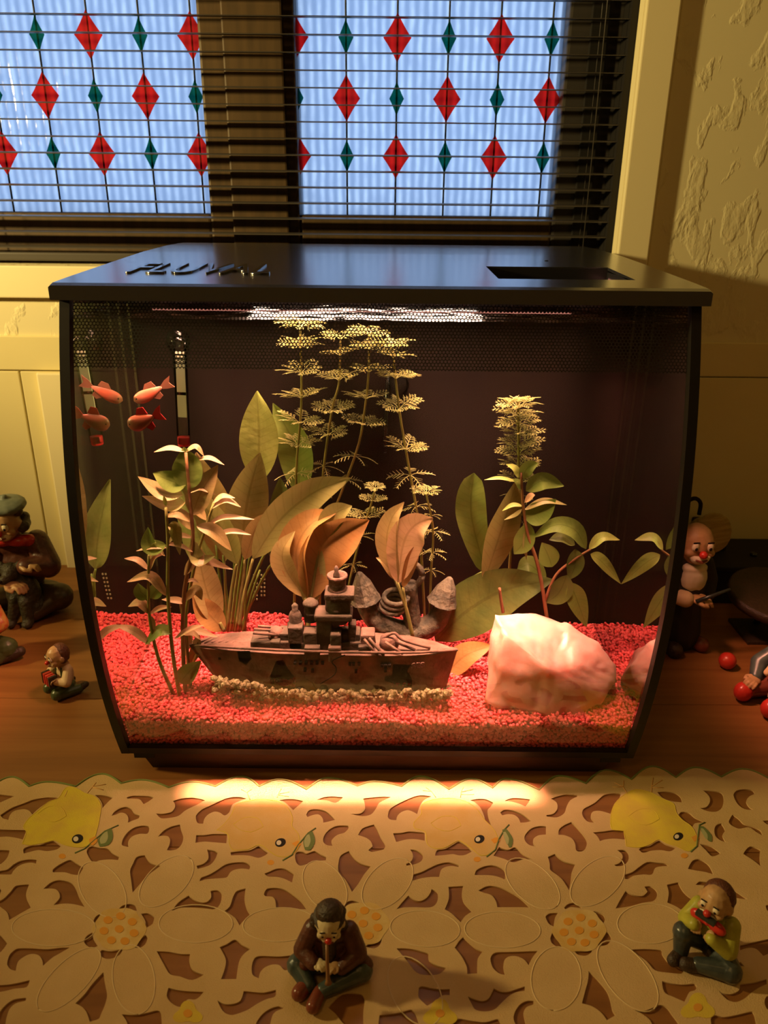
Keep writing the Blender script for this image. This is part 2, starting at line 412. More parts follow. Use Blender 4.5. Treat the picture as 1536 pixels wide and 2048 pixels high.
while zs < WZ1 - 0.02:
    o = sl if k == 0 else bpy.data.objects.new('slat', sl.data)
    if k: COL.objects.link(o)
    o.location = (0, by, zs); o.rotation_euler.x = rad(6); bpy.context.view_layer.update(); o.parent = bl; o.matrix_parent_inverse = Matrix.Translation(-bl.location)
    zs += 0.0159; k += 1
child(box('bottom_rail', (bx0, by - 0.008, WZ0 + 0.003), (bx1, by + 0.008, WZ0 + 0.012), m_slat, bevel=0.002), bl)
child(box('head_rail', (bx0, by - 0.010, WZ1 - 0.02), (bx1, by + 0.010, WZ1 - 0.001), m_slat, bevel=0.002), bl)
for x in (-0.45, 0.217):
    for dy in (-0.0095, 0.0095):
        child(tube('ladder_cord', [(x, by + dy, WZ0 + 0.008), (x, by + dy, WZ1 - 0.01)], 0.0005, m_slat, None, 5), bl)

# ---------------------------------------------------------------- table
m_wood = wood_mat('orange_beech', (0.195, 0.075, 0.019), (0.255, 0.102, 0.026), (0.31, 0.13, 0.036))
tb = empty('table', (0, 0.4, RZ0)); tag(tb, 'orange-brown wooden table carrying the aquarium and tablecloth', 'table')
pl = [-0.02, 0.20, 0.42, 0.595, 0.74, 0.8755]
for i in range(5):
    child(box('plank', (-0.95, pl[i] + 0.0002, -0.03), (0.95, pl[i + 1] - 0.0002, 0.0), m_wood, bevel=0.0006), tb)
for x in (-0.88, 0.88):
    for y in (0.05, 0.80):
        child(box('leg', (x - 0.03, y - 0.03, RZ0), (x + 0.03, y + 0.03, -0.03), m_wood, bevel=0.003), tb)
child(box('apron', (-0.85, 0.78, -0.11), (0.85, 0.80, -0.03), m_wood), tb); child(box('apron', (-0.85, 0.05, -0.11), (0.85, 0.07, -0.03), m_wood), tb)
# ================================================================ AQUARIUM
CX = -0.0035; HW = 0.205; ZB, ZT = 0.018, 0.3715
YB = 0.632                                    # face of the inner back panel
fp = np.polyfit([0.372, 0.311, 0.251, 0.134, 0.018], [0.507, 0.487, 0.467, 0.4755, 0.497], 2)
def fy(z): return float(np.polyval(fp, z))
m_plastic = mat('black_plastic', (0.014, 0.014, 0.016), 0.30, 0.5, bump=0.05, bscale=900)
m_lidtop = mat('satin_black_lid', (0.022, 0.022, 0.025), 0.24, 0.8, bump=0.02, bscale=1500, coat=1.0); m_lidtop.node_tree.nodes['Principled BSDF'].inputs['Coat IOR'].default_value = 1.9
m_seal = mat('black_silicone', (0.012, 0.009, 0.008), 0.5, 0.3)
m_back = mat('brownish_black_back_panel', (0.013, 0.0065, 0.0035), 0.75, 0.2)
m_foot = mat('dark_foot', (0.045, 0.022, 0.014), 0.55, 0.3)
m_front = glass_mat('front_glass', (0.97, 0.985, 0.97), 1.40, 0.20)
m_side = glass_mat('side_glass', (0.80, 0.84, 0.80), facing=(0.48, 0.66, 0.88))
aq = empty('aquarium', (CX, 0.60, 0.0)); tag(aq, 'black-lidded aquarium with curved front glass lit pink inside, on wooden table', 'aquarium')
def ach(o): return child(o, aq)
def sub_of(o, p): o.parent = p; return o
zs_ = np.linspace(ZB, ZT, 33)
def curved_strip(name, x0, x1, off, m, zlist, thick):
    V, F = [], []
    for z in zlist:
        y = fy(z) + off
        V += [(x0, y, z), (x1, y, z), (x1, y + thick, z), (x0, y + thick, z)]
    n = len(zlist)
    for i in range(n - 1):
        a, b = 4 * i, 4 * i + 4
        F += [(a, a + 1, b + 1, b), (a + 1, a + 2, b + 2, b + 1), (a + 2, a + 3, b + 3, b + 2), (a + 3, a, b, b + 3)]
    F += [(3, 2, 1, 0), (4 * n - 4, 4 * n - 3, 4 * n - 2, 4 * n - 1)]
    return mesh_obj(name, V, F, m, None, False)
o = ach(curved_strip('front_glass', CX - HW + 0.004, CX + HW - 0.004, 0.0, m_front, zs_, 0.004)); o.data.polygons.foreach_set('use_smooth', [True] * len(o.data.polygons))
md = o.modifiers.new('e', 'EDGE_SPLIT'); md.split_angle = rad(40)
for s in (-1, 1):
    x = CX + s * HW
    ach(curved_strip('edge_seal', min(x, x - s * 0.0065), max(x, x - s * 0.0065), -0.0008, m_seal, zs_, 0.007))
ach(curved_strip('bottom_seal', CX - HW + 0.0065, CX + HW - 0.0065, -0.0006, m_seal, np.linspace(ZB, ZB + 0.0075, 4), 0.006))
for s in (-1, 1):
    xo = CX + s * HW; xi = xo - s * 0.004
    V = []; n = len(zs_)
    for x in (xi, xo):
        V += [(x, fy(z) + 0.0064, z) for z in zs_] + [(x, YB + 0.002, z) for z in zs_]
    F = []
    for i in range(n - 1):
        F.append((i, i + 1, n + i + 1, n + i)); F.append((2 * n + i, 3 * n + i, 3 * n + i + 1, 2 * n + i + 1))
        F.append((i, 2 * n + i, 2 * n + i + 1, i + 1)); F.append((n + i, n + i + 1, 3 * n + i + 1, 3 * n + i))
    ach(mesh_obj('side_glass', V, F, m_side))
# floor pane, back panel, filter compartment, plinth
V = [(CX - HW, fy(ZB) + 0.005, ZB), (CX + HW, fy(ZB) + 0.005, ZB), (CX + HW, YB, ZB), (CX - HW, YB, ZB)]
V += [(a, b, c + 0.004) for a, b, c in V]
ach(mesh_obj('floor_pane', V, [(0, 3, 2, 1), (4, 5, 6, 7), (0, 1, 5, 4), (1, 2, 6, 5), (2, 3, 7, 6), (3, 0, 4, 7)], m_seal))
ach(box('back_panel', (CX - HW + 0.004, YB, ZB + 0.004), (CX + HW - 0.004, YB + 0.006, ZT), m_back))
ach(box('filter_compartment', (CX - HW, YB + 0.006, ZB), (CX + HW, 0.868, ZT), m_plastic, bevel=0.002))
bm = bmesh.new(); add_box(bm, (CX - 0.183, 0.503, 0.0), (CX + 0.183, 0.862, ZB), 0.0)
for v in bm.verts:
    if v.co.z > 0.01: v.co.x = CX + (v.co.x - CX) * 1.04; v.co.y -= 0.003 if v.co.y < 0.6 else 0
ach(bm_obj('plinth', bm, m_foot))
for s in (-1, 1): ach(box('foot_pad', (CX + s * 0.188 - 0.008, 0.500, 0.012), (CX + s * 0.188 + 0.008, 0.52, ZB), m_seal))
# honeycomb print across the top of the front glass
def hex_mat():
    m = bpy.data.materials.new('honeycomb_print'); m.use_nodes = True; N, L = nt(m); out = N['Material Output']; b = N['Principled BSDF']
    b.inputs['Base Color'].default_value = (0.012, 0.009, 0.008, 1); b.inputs['Roughness'].default_value = 0.6
    tc = N.new('ShaderNodeTexCoord'); sp = N.new('ShaderNodeSeparateXYZ'); L.new(tc.outputs['UV'], sp.inputs[0])
    def M(op, a, b2=None):
        k = N.new('ShaderNodeMath'); k.operation = op
        for i, v in enumerate((a, b2)):
            if v is None: continue
            if isinstance(v, (int, float)): k.inputs[i].default_value = v
            else: L.new(v, k.inputs[i])
        return k.outputs[0]
    P = 0.00235; R = P * 1.732
    def cell(ox, oy):
        x = M('MULTIPLY', M('SUBTRACT', M('FRACT', M('ADD', M('DIVIDE', sp.outputs[0], P), ox)), 0.5), P)
        y = M('MULTIPLY', M('SUBTRACT', M('FRACT', M('ADD', M('DIVIDE', sp.outputs[1], R), oy)), 0.5), R)
        return M('SQRT', M('ADD', M('MULTIPLY', x, x), M('MULTIPLY', y, y)))
    d = M('MINIMUM', cell(0, 0), cell(0.5, 0.5))
    hole = M('LESS_THAN', d, P * 0.39)
    t = N.new('ShaderNodeBsdfTransparent'); mx = N.new('ShaderNodeMixShader'); L.new(hole, mx.inputs[0]); L.new(b.outputs[0], mx.inputs[1]); L.new(t.outputs[0], mx.inputs[2]); L.new(mx.outputs[0], out.inputs[0])
    return m
zl = np.linspace(0.3285, ZT, 9); V, F, UV = [], [], []
arc = 0; prev = None
for z in zl:
    y = fy(z) + 0.0045
    if prev: arc += math.hypot(y - prev[0], z - prev[1])
    prev = (y, z)
    for x in (CX - HW + 0.0068, CX + HW - 0.0068): V.append((x, y, z)); UV.append((x, arc))
for i in range(len(zl) - 1): F.append((2 * i, 2 * i + 1, 2 * i + 3, 2 * i + 2))
o = mesh_obj('honeycomb_print', V, F, hex_mat()); uvl = o.data.uv_layers.new(name='UVMap')
for lp in o.data.loops: uvl.data[lp.index].uv = UV[lp.vertex_index]
ach(o)
# ---- lid
LX = 0.2085; LY0, LY1 = 0.4985, 0.874
hp = [(0.4985, 0.3795), (0.503, 0.3808), (0.53, 0.3820), (0.58, 0.3838), (0.64, 0.3860), (0.70, 0.3880), (0.78, 0.3892), (0.84, 0.3888), (0.874, 0.3870)]
def hz(y): return float(np.interp(y, [a for a, _ in hp], [b for _, b in hp]))
SX0, SX1, SY0, SY1 = atZ(986, 545, 0.3840).x, atZ(1262, 552, 0.3840).x, 0.540, 0.612
xs = sorted(set([-LX + CX, -LX + CX + 0.0015, SX0, SX1, LX + CX - 0.0015, LX + CX] + list(np.linspace(-LX + 0.012 + CX, LX - 0.012 + CX, 9))))
ys = sorted(set([a for a, _ in hp] + [SY0, SY1]))
V, F = [], []
def lz(x, y):
    d = min(abs(x - (CX - LX)), abs(x - (CX + LX))); return hz(y) - (0.0012 if d < 0.001 else 0.0)
for y in ys:
    for x in xs: V.append((x, y, lz(x, y)))
nx = len(xs)
for j in range(len(ys) - 1):
    for i in range(nx - 1):
        if xs[i] >= SX0 - 1e-6 and xs[i + 1] <= SX1 + 1e-6 and ys[j] >= SY0 - 1e-6 and ys[j + 1] <= SY1 + 1e-6: continue
        F.append((j * nx + i, j * nx + i + 1, (j + 1) * nx + i + 1, (j + 1) * nx + i))
# skirts
per = [(i, 0) for i in range(nx)] + [(nx - 1, j) for j in range(1, len(ys))] + [(i, len(ys) - 1) for i in range(nx - 2, -1, -1)] + [(0, j) for j in range(len(ys) - 2, 0, -1)]
base = len(V)
for (i, j) in per: V.append((xs[i], ys[j], 0.3705))
for k in range(len(per)):
    k2 = (k + 1) % len(per); a = per[k][1] * nx + per[k][0]; b = per[k2][1] * nx + per[k2][0]
    F.append((a, base + k, base + k2, b))
# underside ring (open over the water) : thin roof plate
lid = ach(mesh_obj('lid', V, F, m_lidtop)); md = lid.modifiers.new('so', 'SOLIDIFY'); md.thickness = 0.0022; md.offset = -1
bm = bmesh.new()
zf = 0.3745
add_box(bm, (SX0 - 0.001, SY0 - 0.001, zf - 0.002), (SX1 + 0.001, SY1 + 0.001, zf))
for lo, hi in (((SX0 - 0.001, SY0 - 0.001, zf), (SX1 + 0.001, SY0, hz(SY0) - 0.0008)), ((SX0 - 0.001, SY1, zf), (SX1 + 0.001, SY1 + 0.001, hz(SY1) - 0.0008)),
               ((SX0 - 0.001, SY0, zf), (SX0, SY1, hz(SY0) - 0.0008)), ((SX1, SY0, zf), (SX1 + 0.001, SY1, hz(SY0) - 0.0008))): add_box(bm, lo, hi)
o = sub_of(bm_obj('feeding_slot', bm, m_plastic), lid)
# raised maker's lettering on the lid
def text_mesh(name, body, size, m, extrude, align='CENTER'):
    cu = bpy.data.curves.new('t', 'FONT'); cu.body = body; cu.size = size; cu.extrude = extrude; cu.align_x = align; cu.align_y = 'CENTER'; cu.bevel_depth = extrude * 0.35; cu.bevel_resolution = 1
    o = bpy.data.objects.new('t', cu); COL.objects.link(o); dg = bpy.context.evaluated_depsgraph_get(); dg.update()
    me = bpy.data.meshes.new_from_object(o.evaluated_get(dg)); me.name = name; bpy.data.objects.remove(o); me.materials.clear(); me.materials.append(m)
    o2 = bpy.data.objects.new(name, me); COL.objects.link(o2); return o2
m_gloss = mat('gloss_black_lettering', (0.02, 0.02, 0.023), 0.12, 0.6)
tx = text_mesh('lid_lettering', 'FLUVAL', 0.05, m_gloss, 0.0010)
xa = [v.co.x for v in tx.data.vertices]; wtx = max(xa) - min(xa); ya = [v.co.y for v in tx.data.vertices]; htx = max(ya) - min(ya)
lx0, lx1 = atZ(262, 540, 0.384).x, atZ(538, 545, 0.384).x
for v in tx.data.vertices:
    x = lx0 + (v.co.x - min(xa)) / wtx * (lx1 - lx0); y = 0.548 + (v.co.y - min(ya)) / htx * 0.055
    v.co = (x, y, hz(y) + v.co.z)
sub_of(tx, lid)
sub_of(lathe('indicator_dot', [(0.0016, 0), (0.0016, 0.0004), (0.001, 0.0006)], m_gloss, None, 12, Matrix.Translation((atZ(1092, 528, 0.384).x, 0.655, hz(0.655)))), lid)
# ---- lamp bar under the lid, plus added fill and spill lights
LEDC = (1.0, 0.50, 0.35)
m_led = mat('lamp_diffuser', (0.9, 0.9, 0.9), 0.5, 0.3, emit=(1.0, 0.72, 0.58), estr=9.0)
lx = CX - 0.012
ach(box('lamp_diffuser', (lx - 0.085, 0.570, 0.3655), (lx + 0.085, 0.606, 0.3712), m_led, bevel=0.001))
ach(box('lamp_housing', (CX - 0.19, 0.566, 0.3713), (CX + 0.19, 0.615, 0.3722), mat('pale_lamp_housing', (0.5, 0.42, 0.38), 0.5, 0.3)))
def led(x, e, spread, sx, y=0.575):
    l = bpy.data.lights.new('aquarium_lamp_and_fill_light', 'AREA'); l.shape = 'RECTANGLE'; l.size = sx; l.size_y = 0.035; l.energy = e; l.color = LEDC; l.spread = rad(spread)
    o = bpy.data.objects.new('aquarium_lamp_and_fill_light', l); COL.objects.link(o); o.location = (x, y, 0.3645); return o
led(lx, 0.9, 62, 0.35, 0.602)
led(lx, 0.40, 44, 0.22, 0.590)
k_ = led(lx, 0.42, 26, 0.34, 0.518); k_.data.size_y = 0.012; k_.rotation_euler.x = rad(6.5)  # added narrow light brightening the fronts of rock and ship
for s in (-1, 1):
    k_ = led(CX + s * 0.15, 0.30, 44, 0.05, 0.59); k_.rotation_euler.y = -s * rad(36); k_.data.color = (1.0, 0.36, 0.24)  # added outward-tilted lights for the red glow on the table at both sides
b_ = led(lx, 0.26, 5, 0.27, 0.5115); b_.data.color = (1.0, 0.36, 0.27); b_.data.size_y = 0.008; b_.rotation_euler.x = rad(-5.6)  # added narrow beam making the bright spill band on the cloth
# ---- water
def water_mat():
    m = bpy.data.materials.new('water_surface'); m.use_nodes = True; N, L = nt(m); out = N['Material Output']; N.remove(N['Principled BSDF'])
    tc = N.new('ShaderNodeTexCoord'); n = N.new('ShaderNodeTexNoise'); n.inputs['Scale'].default_value = 32; n.inputs['Detail'].default_value = 2; L.new(tc.outputs['Object'], n.inputs['Vector'])
    bp = N.new('ShaderNodeBump'); bp.inputs['Strength'].default_value = 0.5; bp.inputs['Distance'].default_value = 0.006; L.new(n.outputs['Fac'], bp.inputs['Height'])
    t = N.new('ShaderNodeBsdfTransparent'); t.inputs[0].default_value = (1, 1, 1, 1)
    g = N.new('ShaderNodeBsdfGlossy'); g.inputs['Roughness'].default_value = 0.08; L.new(bp.outputs[0], g.inputs['Normal'])
    f = N.new('ShaderNodeFresnel'); f.inputs[0].default_value = 1.33
    mx = N.new('ShaderNodeMixShader'); L.new(f.outputs[0], mx.inputs[0]); L.new(t.outputs[0], mx.inputs[1]); L.new(g.outputs[0], mx.inputs[2]); L.new(mx.outputs[0], out.inputs[0]); return m
ZW = 0.3585
V, F = [], []
nxw, nyw = 30, 10
for j in range(nyw + 1):
    for i in range(nxw + 1):
        x = CX + (i / nxw * 2 - 1) * (HW - 0.0045); y0 = fy(ZW) + 0.0055; y = y0 + (YB - 0.0005 - y0) * j / nyw
        V.append((x, y, ZW + 0.0004 * math.sin(x * 90 + y * 40)))
for j in range(nyw):
    for i in range(nxw): a = j * (nxw + 1) + i; F.append((a, a + 1, a + nxw + 2, a + nxw + 1))
wt = mesh_obj('water_surface', V, F, water_mat(), None, True); tag(wt, 'glittering water surface just under the aquarium lid', 'water')
# ---- gravel
def gz(x, y):
    yy = (y - 0.487) / (YB - 0.487)
    z = 0.0535 + 0.012 * max(0, yy) + 0.0045 * math.sin(x * 17 + 1.0) * (0.3 + yy * 0.5) + 0.0025 * math.sin(x * 41 + y * 30)
    z += 0.012 * max(0, (-x - 0.05) / 0.15) * max(0, yy) + 0.003 * math.exp(-((x + 0.1) / 0.05) ** 2)
    return z
m_bed = mat('gravel_bed', (0.55, 0.05, 0.05), 0.9, 0.2, (0.3, 0.03, 0.03), 400)
V, F = [], []
nxg, nyg = 60, 18
for j in range(nyg + 1):
    for i in range(nxg + 1):
        x = CX + (i / nxg * 2 - 1) * (HW - 0.0042); y0 = fy(0.05) + 0.0072; y = y0 + (YB - 0.001 - y0) * j / nyg
        V.append((x, y, gz(x, y) - 0.0012))
for j in range(nyg):
    for i in range(nxg): a = j * (nxg + 1) + i; F.append((a, a + 1, a + nxg + 2, a + nxg + 1))
b0 = len(V)
for i in range(nxg + 1): V.append((V[i][0], fy(ZB + 0.005) + 0.0075, ZB + 0.005))
for i in range(nxg): F.append((b0 + i, b0 + i + 1, i + 1, i))
gbed = mesh_obj('gravel_bed', V, F, m_bed, None, True); tag(gbed, 'mass of red gravel filling the bottom of the aquarium', 'gravel', kind='stuff')
def pebbles():
    bm = bmesh.new(); bmesh.ops.create_icosphere(bm, subdivisions=1, radius=1.0); bm.verts.ensure_lookup_table(); bm.verts.index_update()
    bv = np.array([v.co[:] for v in bm.verts]); bf = np.array([[v.index for v in f.verts] for f in bm.faces]); bm.free()
    P = []
    st = 0.00255
    x = CX - HW + 0.0048
    while x < CX + HW - 0.0048:
        y = fy(0.05) + 0.0075
        while y < YB - 0.002:
            a, b = x + random.uniform(-1, 1) * st * 0.55, y + random.uniform(-1, 1) * st * 0.55
            a = max(CX - HW + 0.0052, min(CX + HW - 0.0052, a)); b = max(fy(gz(a, b)) + 0.0062, min(YB - 0.0015, b))
            P.append((a, b, gz(a, b) + random.uniform(-0.0006, 0.0008))); y += st
        x += st
    x = CX - HW + 0.0075
    while x < CX + HW - 0.007:
        z = ZB + 0.007
        while z < gz(x, 0.49):
            P.append((x + random.uniform(-1, 1) * st * 0.5, fy(z) + 0.0068 + random.uniform(0, 0.0005), z + random.uniform(-1, 1) * st * 0.5)); z += st
        x += st
    P = np.array(P); n = len(P)
    sc = rng.uniform(0.0013, 0.0021, (n, 1, 1)) * rng.uniform(0.65, 1.25, (n, 1, 3))
    vv = bv[None] * sc * rng.uniform(0.8, 1.15, (n, len(bv), 1))
    an = rng.uniform(0, 6.28, n); c, s = np.cos(an)[:, None], np.sin(an)[:, None]
    vx = vv[:, :, 0] * c - vv[:, :, 1] * s; vy = vv[:, :, 0] * s + vv[:, :, 1] * c
    vv = np.stack([vx, vy, vv[:, :, 2]], 2) + P[:, None]
    ff = bf[None] + (np.arange(n) * len(bv))[:, None, None]
    me = bpy.data.meshes.new('gravel'); V2 = vv.reshape(-1, 3); F2 = ff.reshape(-1, 3)
    me.vertices.add(len(V2)); me.vertices.foreach_set('co', V2.ravel()); me.loops.add(F2.size); me.loops.foreach_set('vertex_index', F2.ravel().astype(np.int32))
    me.polygons.add(len(F2)); me.polygons.foreach_set('loop_start', (np.arange(len(F2)) * 3).astype(np.int32)); me.update(); me.validate()
    o = bpy.data.objects.new('gravel', me); COL.objects.link(o); return o
m_peb = mat('red_gravel', (0.92, 0.12, 0.125), 0.55, 0.4, (0.80, 0.065, 0.075), 350)
gr = pebbles(); gr.data.materials.append(m_peb); child(gr, gbed); gr['kind'] = 'stuff'
